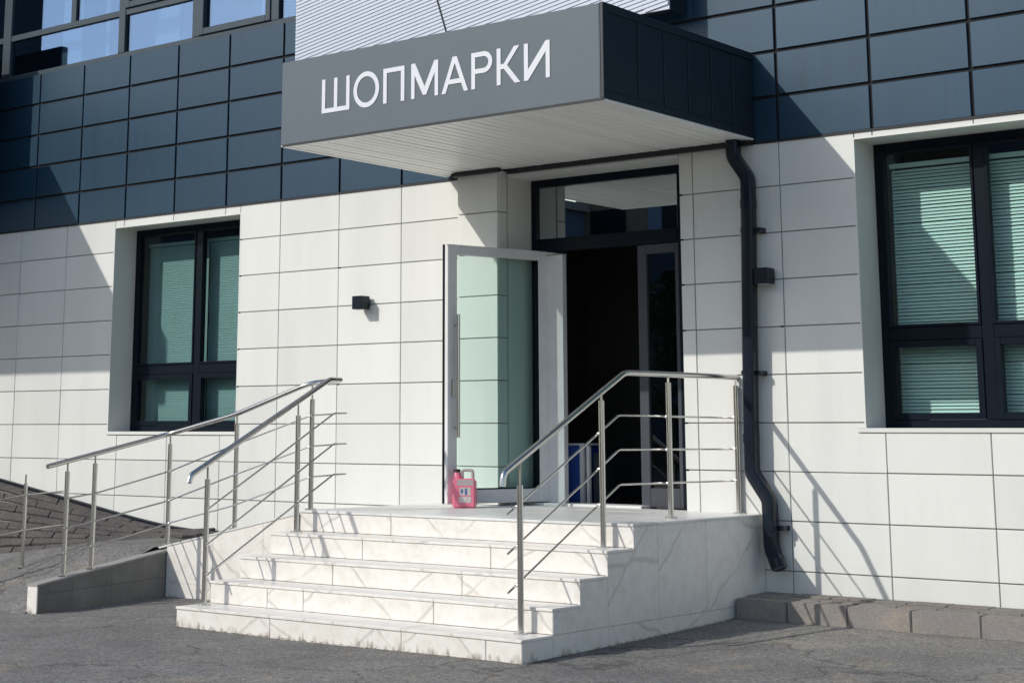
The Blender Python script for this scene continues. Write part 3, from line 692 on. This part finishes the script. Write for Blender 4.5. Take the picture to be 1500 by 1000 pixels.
for fn, xa_, xb_ in ((LSh, 3.430, 3.735), (LO, 3.778, 4.052), (LP, 4.096, 4.316), (LM, 4.386, 4.658), (LA, 4.692, 4.952), (LR, 4.984, 5.184), (LK, 5.226, 5.446), (LI, 5.480, 5.714)):
    cu = bpy.data.curves.new('letter', 'CURVE'); cu.dimensions = '2D'; cu.fill_mode = 'BOTH'; cu.extrude = 0.002
    for loop in fn(xb_-xa_):
        sp = cu.splines.new('POLY'); sp.points.add(len(loop)-1); sp.use_cyclic_u = True
        for p, (a, b) in zip(sp.points, loop): p.co = (a, b, 0, 1)
    tmp = bpy.data.objects.new('tmp', cu); COL.objects.link(tmp)
    me = bpy.data.meshes.new_from_object(tmp.evaluated_get(bpy.context.evaluated_depsgraph_get())); bpy.data.objects.remove(tmp)
    me.materials.clear(); me.materials.append(M_['letter']); me.name = 'letter'
    cpart(link('letter', me, None, None, (xa_, -CD-0.0025, LZ0), (math.pi/2, 0, 0)))

# ------------------------------------------------------------------ louvred screen over the canopy
Ls = thing('louvre_screen', 'pale grey slatted metal screen mounted on the dark wall above the canopy', 'screen', (3.42, -0.3, 4.10))
boxes('panel', 'louvre', Ls, [(-2.156, 2.16, 0.006, 0.02, 0, 2.2)])
boxes('side_return', 'navy', Ls, [(-2.15, -2.13, 0.0205, 0.296, 0.0, 2.2)]); boxes('side_return', 'navy', Ls, [(2.13, 2.15, 0.0205, 0.296, 0.0, 2.2)])
bm = bmesh.new(); sl = math.atan(0.16); ca, sa = math.cos(sl), math.sin(sl)
def clip_bar(z, x0, x1):
    tx, tz = Vector((ca, 0, sa)), Vector((-sa, 0, ca))
    c = Vector(((x0+x1)/2, 0.0, z+(x0+x1)/2*math.tan(sl)))
    obox_geo(bm, c, tx, Vector((0, 1, 0)), tz, (x1-x0)/ca, 0.014, 0.026)
t_ = math.tan(sl); z = -0.4
while z < 2.6:
    xa_, xb_ = -2.15, 2.155
    lo, hi = 0.016, 2.184
    # keep the bar inside the panel
    xa2 = max(xa_, (lo-z)/t_); xb2 = min(xb_, (hi-z)/t_)
    if xb2-xa2 > 0.05: clip_bar(z, xa2, xb2)
    z += 0.036
link('slats', finish(bm, 'slats'), 'louvre', Ls)['kind'] = 'stuff'
tube('seam', [(-0.17, -0.012, 0.03), (-0.33, -0.012, 0.5), (-0.75, -0.012, 1.5)], 0.007, 'blacktrim', Ls, 6)
boxes('bottom_channel', 'navy', Ls, [(-2.156, 2.16, 0.0205, 0.10, 0.0, 0.03)])

# ------------------------------------------------------------------ stairs
St = thing('entrance_stairs', 'five white marble tiled steps leading up to the entrance platform', 'stairs', ((XS+XE)/2, -1.5, gz(-3.1)))
So = Vector(St.location)
def spart(o): o.parent = St; o.location = Vector(o.location)-So; return o
tk = 0.012
poly = [(-0.001, -0.80)]
pr = [(YS[0]+tk, -0.80)]
for k in range(5):
    pr.append((YS[k]+tk, ZS[k]-0.022)); 
    pr.append(((YS[k+1] if k < 4 else -0.001)+(tk if k < 4 else 0), ZS[k]-0.022))
poly = pr+poly
spart(prism_yz('core', poly, XS+tk, XE-tk, 'core', None))
JX = [XS, 3.92, 5.15, XE]
JX2 = [XS, 3.55, 3.92, 5.15, XE]
for k in range(5):
    zlo = (gz(-3.12)-0.02) if k == 0 else ZS[k-1]
    js = JX2 if k == 1 else (JX[:-1]+[5.86, XE] if k == 0 else JX)
    for a, b in zip(js, js[1:]):
        e0 = 0.0 if a == XS else 0.0015; e1 = 0.0 if b == XE else 0.0015
        o = tile(None, a+e0, b-e1, zlo, ZS[k]-0.020, 0.002, th=tk-0.001, m='marble', y=YS[k], name='riser_tile', tilt=0.0008); spart(o)
    # tread slabs with a small nosing
    yb_ = (YS[k+1]-0.0005) if k < 4 else YS[4]+0.30
    for a, b in zip(JX, JX[1:]):
        bm = bmesh.new(); box_geo(bm, a+(0.001 if a > XS else -0.004), b-(0.001 if b < XE else -0.004), YS[k]-0.008, yb_, ZS[k]-0.0195, ZS[k]+random.uniform(-.0006, .0006))
        bmesh.ops.bevel(bm, geom=bm.edges[:], offset=0.003, segments=1, affect='EDGES')
        spart(link('tread_tile', finish(bm, 'tread_tile'), 'marble' if k < 4 else 'floor', None))
# platform floor
ya_ = [YS[4]+0.303, -0.95, -0.37, -0.004]
for j, (c, d) in enumerate(zip(ya_, ya_[1:])):
    xs_ = [XS] + [XS+(0.6 if j % 2 else 1.2)+1.2*i for i in range(3) if XS+(0.6 if j % 2 else 1.2)+1.2*i < XE-0.1] + [XE]
    for a, b in zip(xs_, xs_[1:]):
        if c > -0.4 and a < 3.66 and b > 3.2:   # cut round the pillar
            segs = []
            if a < 3.2: segs.append((a, 3.198))
            if b > 3.662: segs.append((3.662, b))
            spart(boxes('floor_tile', 'floor', None, [(max(a, 3.2)+0.001, min(b, 3.66)-0.001, c+0.0015, -0.142, ZP-0.0195, ZP)]))
        else: segs = [(a, b)]
        for p, q in segs:
            bm = bmesh.new(); box_geo(bm, p+0.001+(0 if p > XS else -0.005), q-0.001+(0 if q < XE else 0.005), c+0.0015, d-0.0015, ZP-0.0195, ZP+random.uniform(-.0008, .0004))
            bmesh.ops.bevel(bm, geom=bm.edges[:], offset=0.002, segments=1, affect='EDGES')
            spart(link('floor_tile', finish(bm, 'floor_tile'), 'floor', None))
spart(boxes('door_step', 'floor', None, [(DR[0]+0.001, DR[1]-0.001, -0.003, 0.215, -0.02, ZP-0.003)]))
# side tiles
def prof(y):
    z = None
    for k in range(5):
        if y >= YS[k]-1e-6: z = ZS[k]-0.0205
    return z
def side_tile(a, b, zlo, x0, x1):
    pts = [(a, zlo)]; cur = prof(a); pts.append((a, cur))
    for k in range(5):
        if a+1e-4 < YS[k] < b-1e-4:
            pts.append((YS[k], cur)); cur = ZS[k]-0.0205; pts.append((YS[k], cur))
    pts += [(b, cur), (b, zlo)]
    spart(prism_yz('side_tile', pts, x0, x1, 'marble', None))
zj = ZS[0]-0.0005
for x0, x1 in ((XE-tk+0.001, XE), (XS, XS+tk-0.001)):
    yj = [YS[1]+0.002, YS[3], -1.525, -0.875, -0.006]
    for a, b in zip(yj, yj[1:]): side_tile(a+0.002, b-0.002, zj+0.001, x0, x1)
    yj = [YS[0]+0.001, YS[1], YS[3]+0.001, -1.525, -0.875, -0.006]
    for i, (a, b) in enumerate(zip(yj, yj[1:])):
        top = ZS[0]-0.0205 if i == 0 else zj-0.0015
        spart(prism_yz('side_tile', [(a+0.002, gz(a)-0.03), (a+0.002, top), (b-0.002, top), (b-0.002, gz(b)-0.03)], x0, x1, 'marble', None))

# ------------------------------------------------------------------ access ramp
Rp = thing('access_ramp', 'white marble sided access ramp climbing to the platform beside the stairs', 'ramp', (2.1, -1.2, gz(-1.8)))
Ro = Vector(Rp.location)
def rpart(o): o.parent = Rp; o.location = Vector(o.location)-Ro; return o
def rtop(x): return -0.305+(x-1.31)*(ZP-0.022+0.305)/(XS-1.31)
RY = -1.86
rpart(prism_xz('core', [(1.27, -0.8), (XS-0.002, -0.8), (XS-0.002, rtop(XS)-0.014), (1.27, rtop(1.27)-0.014)], RY+0.013, -0.004, 'core', None))
xs_ = [1.374, 1.95, 2.55, XS-0.003]
for a, b in zip(xs_, xs_[1:]):
    for lo, hi in ((None, -0.605), (-0.605, None)):
        a2, b2 = a+0.0015, b-0.0015
        l0, l1 = (gz(RY)-0.03, gz(RY)-0.03) if lo is None else (lo+0.001, lo+0.001)
        h0, h1 = (rtop(a2)-0.0145, rtop(b2)-0.0145) if hi is None else (hi-0.001, hi-0.001)
        rpart(prism_xz('side_tile', [(a2, l0), (b2, l1), (b2, h1), (a2, h0)], RY, RY+0.0125, 'marble', None))
for a, b in zip([1.27]+xs_[1:-1], xs_[1:]):
    rpart(prism_xz('ramp_slab', [(a+0.001, rtop(a+0.001)-0.014), (b-0.001, rtop(b-0.001)-0.014), (b-0.001, rtop(b-0.001)), (a+0.001, rtop(a+0.001))], RY-0.006, -0.006, 'floor', None))
# low cheek wall of the lower flight, running out towards the street
LX0, LX1 = 1.245, 1.37; LYa, LYb = -3.205, RY-0.002
def lt(y): return -0.535+(y-LYa)*(0.535-0.338)/(LYb-LYa)
rpart(prism_yz('cheek_core', [(LYa+0.013, -0.8), (LYa+0.013, lt(LYa)-0.015), (LYb, lt(LYb)-0.015), (LYb, -0.8)], LX0+0.013, LX1-0.013, 'core', None))
ys_ = [LYa+0.0135, -2.85, -2.45, -2.12, LYb]
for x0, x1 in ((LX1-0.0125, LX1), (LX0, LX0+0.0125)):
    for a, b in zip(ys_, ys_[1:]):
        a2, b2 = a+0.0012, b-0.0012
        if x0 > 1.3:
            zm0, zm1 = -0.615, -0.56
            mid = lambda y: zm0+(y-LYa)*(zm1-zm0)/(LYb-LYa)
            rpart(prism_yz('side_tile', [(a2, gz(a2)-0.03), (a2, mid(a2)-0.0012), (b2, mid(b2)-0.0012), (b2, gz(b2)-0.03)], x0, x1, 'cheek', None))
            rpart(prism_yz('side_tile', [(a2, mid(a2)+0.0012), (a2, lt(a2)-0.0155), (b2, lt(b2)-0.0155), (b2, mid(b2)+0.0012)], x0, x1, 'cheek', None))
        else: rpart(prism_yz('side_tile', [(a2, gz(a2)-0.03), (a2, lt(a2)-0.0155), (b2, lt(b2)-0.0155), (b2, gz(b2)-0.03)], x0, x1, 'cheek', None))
rpart(boxes('end_tile', 'marble', None, [(LX0, LX1, LYa, LYa+0.0125, gz(LYa)-0.03, lt(LYa)-0.0155)], 0.002))
for a, b in zip([LYa-0.006, -2.6, ], [-2.6, LYb]):
    rpart(prism_yz('coping_tile', [(a+0.001, lt(a)-0.015), (a+0.001, lt(a)), (b-0.001, lt(b)), (b-0.001, lt(b)-0.015)], LX0-0.006, LX1+0.006, 'core', None))

# ------------------------------------------------------------------ railings
def post(parent, x, y, z0, zt, zr, r=0.0205):
    """post on a flange, slimmer pin up to the handrail"""
    bm = bmesh.new()
    tube_geo(bm, [(x, y, z0), (x, y, z0+0.010)], 0.046, 16)
    tube_geo(bm, [(x, y, z0+0.0102), (x, y, zt)], r, 14)
    link('post', shade(finish(bm, 'post')), 'steel', parent)
    if zr: tube('pin', [(x, y, zt+0.0005), (x, y, zr)], 0.008, 'steel', parent, 8)
def clips(parent, pts):
    for p in pts:
        bm = bmesh.new(); p = Vector(p); tube_geo(bm, [p+Vector((-0.014, 0, 0)), p+Vector((0.014, 0, 0))], 0.0095, 8)
        link('clip', shade(finish(bm, 'clip')), 'steel', parent)
def lerp(a, b, t): return a+(b-a)*t
# right-hand railing
X_ = 5.95
R1 = thing('stair_railing', 'stainless steel railing on the right of the steps running back to the wall', 'railing', (0, 0, 0), 'stainless steel railings at the entrance')
sl = lambda y: 1.085+(min(y, -1.612)+1.612)*0.474
tube('handrail', round_path([(X_, -3.055, 0.325), (X_, -3.045, 0.405), (X_, -1.612, 1.088), (X_, -0.02, 1.094)], 0.05), 0.0215, 'steel', R1, 16)
Yp = [-2.869, -1.914, -1.03, -0.035]; Zb = [ZS[0], ZS[3], ZP, ZP]
for y, zb in zip(Yp, Zb):
    zt = sl(y)-0.085 if y > -2.8 else sl(y)-0.19
    post(R1, X_, y, zb, zt+0.03, sl(y)-0.018)
for kz, (za, zb) in enumerate(((0.14, 0.786), (-0.110, 0.545), (-0.355, 0.302))):
    xr_ = X_-0.033
    tube('rod', round_path([(xr_, -2.96, za+0.005), (xr_, -1.65, zb), (xr_, -0.012, zb-0.008)], 0.02), 0.0072, 'steel', R1, 10)
    for y in Yp:
        z = za+0.005+(zb-za-0.005)*(y+2.96)/1.31 if y < -1.65 else zb-0.004
        clips(R1, [(X_-0.022, y, z)])
# left-hand railing of the steps
XL_ = 3.03
R2 = thing('stair_railing', 'stainless steel railing on the left of the steps, ending above the third step joint', 'railing', (0, 0, 0), 'stainless steel railings at the entrance')
R2['label'] = 'stainless steel railing on the left edge of the marble steps'
tube('handrail', round_path([(XL_, -3.12, 0.290), (XL_, -3.10, 0.345), (XL_, -1.60, 1.092), (XL_, -1.47, 1.092)], 0.03), 0.0215, 'steel', R2, 16)
sl2 = lambda y: 0.345+(y+3.10)*0.498
for y, zb in ((-2.933, ZS[0]), (-1.966, ZS[3])): post(R2, XL_, y, zb, sl2(y)-0.115, sl2(y)-0.018)
for za, zb in ((0.085, 0.818), (-0.175, 0.57), (-0.40, 0.325)):
    xr_ = XL_+0.033
    tube('rod', round_path([(xr_, -2.965, za), (xr_, -1.575, zb), (xr_, -1.43, zb), ], 0.02), 0.0072, 'steel', R2, 10)
    for y in (-2.933, -1.966): clips(R2, [(XL_+0.022, y, za+(zb-za)*(y+2.965)/1.39)])
# ramp railing
R3 = thing('ramp_railing', 'stainless steel railing along the access ramp and its low cheek wall', 'railing', (0, 0, 0), 'stainless steel railings at the entrance')
RX, RYl = 1.308, -1.80
hr = [(RX, -3.11, 0.385), (RX, -1.845, 0.640), (2.14, -1.80, 0.812), (2.95, -1.735, 1.065), (3.03, -1.478, 1.088)]
tube('handrail', round_path(hr, 0.12), 0.0205, 'steel', R3, 16)
post(R3, RX, -2.904, lt(-2.904)+0.001, 0.345, 0.420); post(R3, RX, -2.62, lt(-2.62)+0.001, 0.405, 0.475)
post(R3, RX, RYl, rtop(RX)+0.0, 0.560, 0.640); post(R3, 2.145, RYl, rtop(2.145), 0.725, 0.800); post(R3, 2.962, -1.735, ZP, 0.93, 1.06)
for a, b, c, d, e in ((0.818, 0.555, 0.325, 0.163, 0.125), (0.57, 0.305, 0.075, -0.062, -0.115), (0.325, 0.055, -0.115, -0.265, -0.31)):
    yo = -0.032
    tube('rod', round_path([(3.055, -1.428, a), (2.98, -1.735+yo, a-0.02), (2.145, RYl+yo, b), (RX+0.032, RYl+yo, c), (RX+0.032, -2.62, d), (RX+0.032, -2.95, e)], 0.03), 0.0068, 'steel', R3, 10)
    clips(R3, [(RX+0.022, -2.62, d), (RX+0.022, -2.904, e+0.006)])
# short railing on the far side of the lower flight
R4 = thing('low_railing', 'short steel rail post with thin rods at the far side of the ramp foot', 'railing', (0, 0, 0), 'stainless steel railings at the entrance')
post(R4, 0.1, -2.414, apz(0.1, -2.414), 0.212, 0.29, 0.017); post(R4, 0.1, -3.05, apz(0.1, -3.05), 0.04, None, 0.017)
for pts in ([(-3.1, 0.02), (-2.681, 0.081), (-2.444, 0.112), (-2.019, 0.134)], [(-3.1, -0.275), (-2.662, -0.223), (-2.427, -0.192), (-2.003, -0.162)], [(-3.1, -0.48), (-2.5, -0.44), (-1.95, -0.305)][:0]):
    if pts: tube('rod', [(0.125, y, z) for y, z in pts], 0.0068, 'steel', R4, 8)

for T_, base_ in ((R1, (X_, -1.5, ZP)), (R2, (XL_, -2.4, ZS[0])), (R3, (RX, -2.2, lt(-2.2))), (R4, (0.1, -2.414, apz(0.1, -2.414)))):
    T_.location = base_
    for ch in T_.children: ch.location = Vector(ch.location)-Vector(base_)

# ------------------------------------------------------------------ downpipe
Dp = thing('downpipe', 'dark navy rainwater downpipe on the white wall right of the door', 'downpipe', (6.128, -0.1, -0.35))
Do = Vector(Dp.location)
path = round_path([(6.03, -0.10, CZ0-0.005), (6.03, -0.10, 2.84), (6.155, -0.10, 2.66), (6.150, -0.10, 2.3), (6.115, -0.10, 0.8), (6.112, -0.10, 0.36), (6.255, -0.10, 0.16), (6.262, -0.10, -0.20), (6.335, -0.13, -0.335)], 0.04, 3)
p_ = tube('pipe', path, 0.053, 'pipe', Dp, 20, sq=4.5, cap=False); p_.location = -Do
bm = bmesh.new(); tube_geo(bm, [path[-1]-Vector((0.020, -0.006, -0.05)), path[-1]+Vector((0.006, -0.003, -0.012))], 0.058, 20)
bm2 = link('outlet_lip', shade(finish(bm, 'outlet_lip')), 'pipe', Dp); bm2.location = -Do
bm = bmesh.new(); tube_geo(bm, [path[-1]+Vector((0.0065, -0.0032, -0.0125)), path[-1]+Vector((0.007, -0.0035, -0.0135))], 0.045, 20)
o = link('outlet_mouth', finish(bm, 'outlet_mouth'), 'blacktrim', Dp); o.location = -Do
for x, z in ((6.148, 2.24), (6.118, 1.12), (6.27, -0.05)):
    bm = bmesh.new(); tube_geo(bm, [(x, -0.1, z-0.02), (x, -0.1, z+0.02)], 0.0575, 20, sq=4.5); box_geo(bm, x+0.056, x+0.10, -0.10, -0.003, z-0.018, z+0.018)
    o = link('bracket', finish(bm, 'bracket'), 'pipe', Dp); o.location = -Do
for z in (2.45, 0.62):
    o = tube('joint_collar', [(lerp(6.15, 6.115, (2.3-z)/1.5) if z < 2.3 else 6.152, -0.1, z-0.035), (lerp(6.15, 6.115, (2.3-z)/1.5) if z < 2.3 else 6.152, -0.1, z+0.035)], 0.0565, 'pipe', Dp, 20, sq=4.5); o.location = -Do

# ------------------------------------------------------------------ wall lamps
def lamp(x, z, label):
    t = thing('wall_lamp', label, 'lamp', (x, 0, z), 'box shaped wall lamps beside the entrance')
    boxes('housing', 'pipe', t, [(-0.062, 0.062, -0.150, -0.028, -0.062, 0.062)], 0.006)
    boxes('wall_plate', 'pipe', t, [(-0.04, 0.04, -0.0275, -0.001, -0.04, 0.04)], 0.003)
    boxes('lens', 'letter', t, [(-0.035, 0.035, -0.12, -0.06, -0.0655, -0.0625)])
lamp(1.985, 1.862, 'small dark box wall lamp on sunlit white tiles left of the open door')
lamp(6.265, 1.872, 'small dark box wall lamp on shaded white tiles beside the downpipe')

# ------------------------------------------------------------------ canister
Ca = thing('canister', 'pink red plastic fluid canister with grey handle standing by the open glass door', 'canister', (3.700, -0.655, ZP), rz=math.radians(34))
Ca.scale = (1.14, 1.0, 1.03)
def canister_body():
    # front face at y=-d/2, width w; left shoulder slopes towards the neck
    w_, d_, h_ = 0.170, 0.160, 0.235
    bm = bmesh.new()
    prof_ = [(-w_/2, 0), (w_/2, 0), (w_/2, h_), (-w_/2+0.01, h_), (-w_/2, h_-0.015)]
    fr = [bm.verts.new((x, -d_/2, z)) for x, z in prof_]; bk_ = [bm.verts.new((x, d_/2, z*(0.92 if z > 0.1 else 1))) for x, z in prof_]
    bm.faces.new(fr); bm.faces.new(bk_[::-1])
    for i in range(5): bm.faces.new((fr[i], bk_[i], bk_[(i+1) % 5], fr[(i+1) % 5]))
    bmesh.ops.bevel(bm, geom=bm.edges[:], offset=0.012, segments=3, affect='EDGES')
    return shade(finish(bm, 'body'), 50)
link('body', canister_body(), 'red', Ca)
bm = bmesh.new(); tube_geo(bm, [(-0.050, 0.0, 0.222), (-0.055, 0.0, 0.268), (-0.057, 0, 0.282)], [0.042, 0.026, 0.022], 14); link('neck', shade(finish(bm, 'neck')), 'red', Ca)
tube('cap', [(-0.057, 0, 0.2825), (-0.057, 0, 0.306)], 0.026, 'labeldark', Ca, 14)
tube('handle', round_path([(-0.018, 0, 0.225), (-0.018, 0, 0.298), (0.058, 0, 0.298), (0.062, 0, 0.222)], 0.018), 0.0125, 'greyplastic', Ca, 10)
boxes('shoulder', 'greyplastic', Ca, [(-0.05, 0.07, -0.0805, -0.0775, 0.178, 0.224)])
boxes('label_panel', 'labeldark', Ca, [(-0.042, 0.060, -0.0795, -0.0772, 0.038, 0.172)])
boxes('label_sticker', 'label', Ca, [(-0.030, 0.050, -0.0812, -0.0797, 0.100, 0.162)]); boxes('label_sticker', 'label', Ca, [(-0.036, 0.054, -0.0812, -0.0797, 0.044, 0.090)])
boxes('label_mark', 'labelblue', Ca, [(0.008, 0.024, -0.0822, -0.0813, 0.104, 0.156), (-0.022, -0.006, -0.0822, -0.0813, 0.118, 0.150)])

# ------------------------------------------------------------------ surroundings behind the camera and to the left
# unseen block added to shade the left facade; box and panel shape its edge
def sh_(p, t): return (p[0]-0.6225*t, p[1]-t, p[2]+0.78*t)
t = 1.5
Nb = thing('shade_caster_block', 'added dark block left of the facade, its unseen box and panel shaped to shade the wall', 'building', (-9, 2, gz(0)))
No = Vector(Nb.location)
def npart(o): o.parent = Nb; o.location = Vector(o.location)-No; return o
dx, dy, dz = -0.6225*t, -t, 0.78*t
bx1 = -2.985+dx
npart(boxes('wall', 'navy', None, [(-22, bx1-1.55, dy+0.001, 8.5, -0.8, 9)]))
npart(boxes('shade_caster_box', 'navy', None, [(bx1-4.0, bx1, dy-2.163, dy, 2.984+dz, 3.684+dz)]))  # unseen box set along the sun ray to cast the slanted shade
npart(boxes('added_shade_panel', 'navy', None, [(bx1-4.0, -3.35-0.6225*0.6, -0.6, -0.5, 3.4, 4.86+0.45)]))  # thin panel added only to cast the upper part of the wall shade
for xx in (-8.5, -11.5, -14.5):
    for zz in (0.6, 6.2): npart(boxes('window', 'gl_up', None, [(xx, xx+1.6, dy-0.03, dy+0.0, zz, zz+1.5)]))
# apartment blocks across the street, seen as reflections
def block(name_label, x0, x1, y0, y1, h, m1, m2, nf, nw, cat='building'):
    g0 = gz(y1)
    t = thing('apartment_building', name_label, cat, ((x0+x1)/2, (y0+y1)/2, g0)); to = Vector(t.location)
    o = boxes('wall', m1, None, [(x0, x1, y0, y1, g0-0.05, g0+h)]); o.parent = t; o.location = -to
    o = boxes('roof', 'core', None, [(x0-0.3, x1+0.3, y0-0.3, y1+0.3, g0+h, g0+h+0.4)]); o.parent = t; o.location = -to
    wd = (x1-x0)/nw
    for i in range(nw):
        if i % 4 == 1:
            o = boxes('stair_panel', m2, None, [(x0+i*wd+wd*0.05, x0+(i+1)*wd-wd*0.05, y1, y1+0.12, g0+1.0, g0+h-0.6)]); o.parent = t; o.location = -to
        for f in range(nf):
            zf = g0+1.2+f*(h-1.5)/nf
            o = boxes('window', 'frame', None, [(x0+i*wd+wd*0.25, x0+i*wd+wd*0.75, y1+0.13, y1+0.20, zf, zf+1.5)]); o.parent = t; o.location = -to
block('long brown apartment block behind the street trees', -34, 2, -66, -54, 17, 'brick', 'bluewall', 5, 9)
block('long slate blue apartment block further left along the street', -84, -33.5, -62, -48, 12, 'bluewall', 'brick', 4, 12)
# street trees
def tree(x, y, h, seed, label):
    rnd = random.Random(seed); g0 = gz(y)
    t = thing('street_tree', label, 'tree', (x, y, g0), 'street trees across the road')
    bm = bmesh.new(); tube_geo(bm, [(0, 0, -0.05), (0.05, 0.02, h*0.3), (-0.06, 0.05, h*0.62)], [0.16, 0.12, 0.06], 8)
    for k in range(7):
        a = rnd.uniform(0, 6.28); z = h*rnd.uniform(0.28, 0.55); r = h*rnd.uniform(0.15, 0.28)
        tube_geo(bm, [(0.0, 0.02, z), (math.cos(a)*r*0.6, math.sin(a)*r*0.6, z+h*0.10), (math.cos(a)*r, math.sin(a)*r, z+h*0.22)], [0.06, 0.04, 0.015], 6)
    link('trunk', finish(bm, 'trunk', True), 'bark', t)
    bm = bmesh.new(); cl = [(rnd.gauss(0, h*0.13), rnd.gauss(0, h*0.13), h*rnd.uniform(0.36, 0.93), h*rnd.uniform(0.07, 0.14)) for _ in range(26)]
    for _ in range(2600):
        cx, cy, cz, cr = rnd.choice(cl); v = Vector((rnd.gauss(0, 1), rnd.gauss(0, 1), rnd.gauss(0, 0.8))); v = v.normalized()*cr*rnd.uniform(0.5, 1.1)
        c = Vector((cx, cy, cz))+v; s = rnd.uniform(0.07, 0.14)
        a = Vector((rnd.gauss(0, 1), rnd.gauss(0, 1), rnd.gauss(0, 1))).normalized(); b = a.orthogonal().normalized()
        vs = [bm.verts.new(c+a*s), bm.verts.new(c+b*s*0.55), bm.verts.new(c-a*s), bm.verts.new(c-b*s*0.55)]; bm.faces.new(vs)
    link('crown', finish(bm, 'crown'), 'leaf', t)
for i, (x, y, h, lab) in enumerate(((-8, -30, 7.5, 'tallest leafy street tree across the road nearest the stairs'), (-14.5, -31, 6.2, 'second leafy street tree across the road from the stairs'), (-20, -29, 7.0, 'third leafy street tree across the road from the stairs'), (-2, -31, 6.0, 'small leafy street tree across the road opposite the canopy'), (4.5, -32, 6.6, 'leafy street tree across the road furthest to the right'))):
    tree(x, y, h, 40+i, lab)

# grit and dead leaves swept against the foot of the stairs and kerb
rnd = random.Random(5); bm = bmesh.new()
def fleck(x, y, s, z=None):
    c = Vector((x, y, (gz(y) if z is None else z)+0.004)); a = rnd.uniform(0, 6.28)
    vs = [bm.verts.new(c+Vector((math.cos(a+q*1.57)*s*rnd.uniform(.5, 1.2), math.sin(a+q*1.57)*s*rnd.uniform(.5, 1.2), rnd.uniform(0, 0.006)))) for q in range(4)]
    top = bm.verts.new(c+Vector((0, 0, s*0.7)))
    for q in range(4): bm.faces.new((vs[q], vs[(q+1) % 4], top))
for _ in range(420): fleck(rnd.uniform(XS, XE), YS[0]-0.012-abs(rnd.gauss(0, 0.03)), rnd.uniform(0.003, 0.009))
for _ in range(260):
    fleck(XE+0.012+abs(rnd.gauss(0, 0.03)), rnd.uniform(YS[0], -0.52), rnd.uniform(0.003, 0.009))
for _ in range(160): fleck(rnd.uniform(XE, 11), -0.515-abs(rnd.gauss(0, 0.04)), rnd.uniform(0.003, 0.008))
for _ in range(350): fleck(rnd.uniform(-1, 11), rnd.uniform(-6.5, -3.3), rnd.uniform(0.003, 0.008))
o = link('grit', finish(bm, 'grit'), mat('dry_grit', (0.17, 0.13, 0.08), rough=0.9, noise=0.5, nscale=30)); o['kind'] = 'stuff'; o['label'] = 'dry grit and leaf crumbs along the foot of the steps'; o['category'] = 'grit'
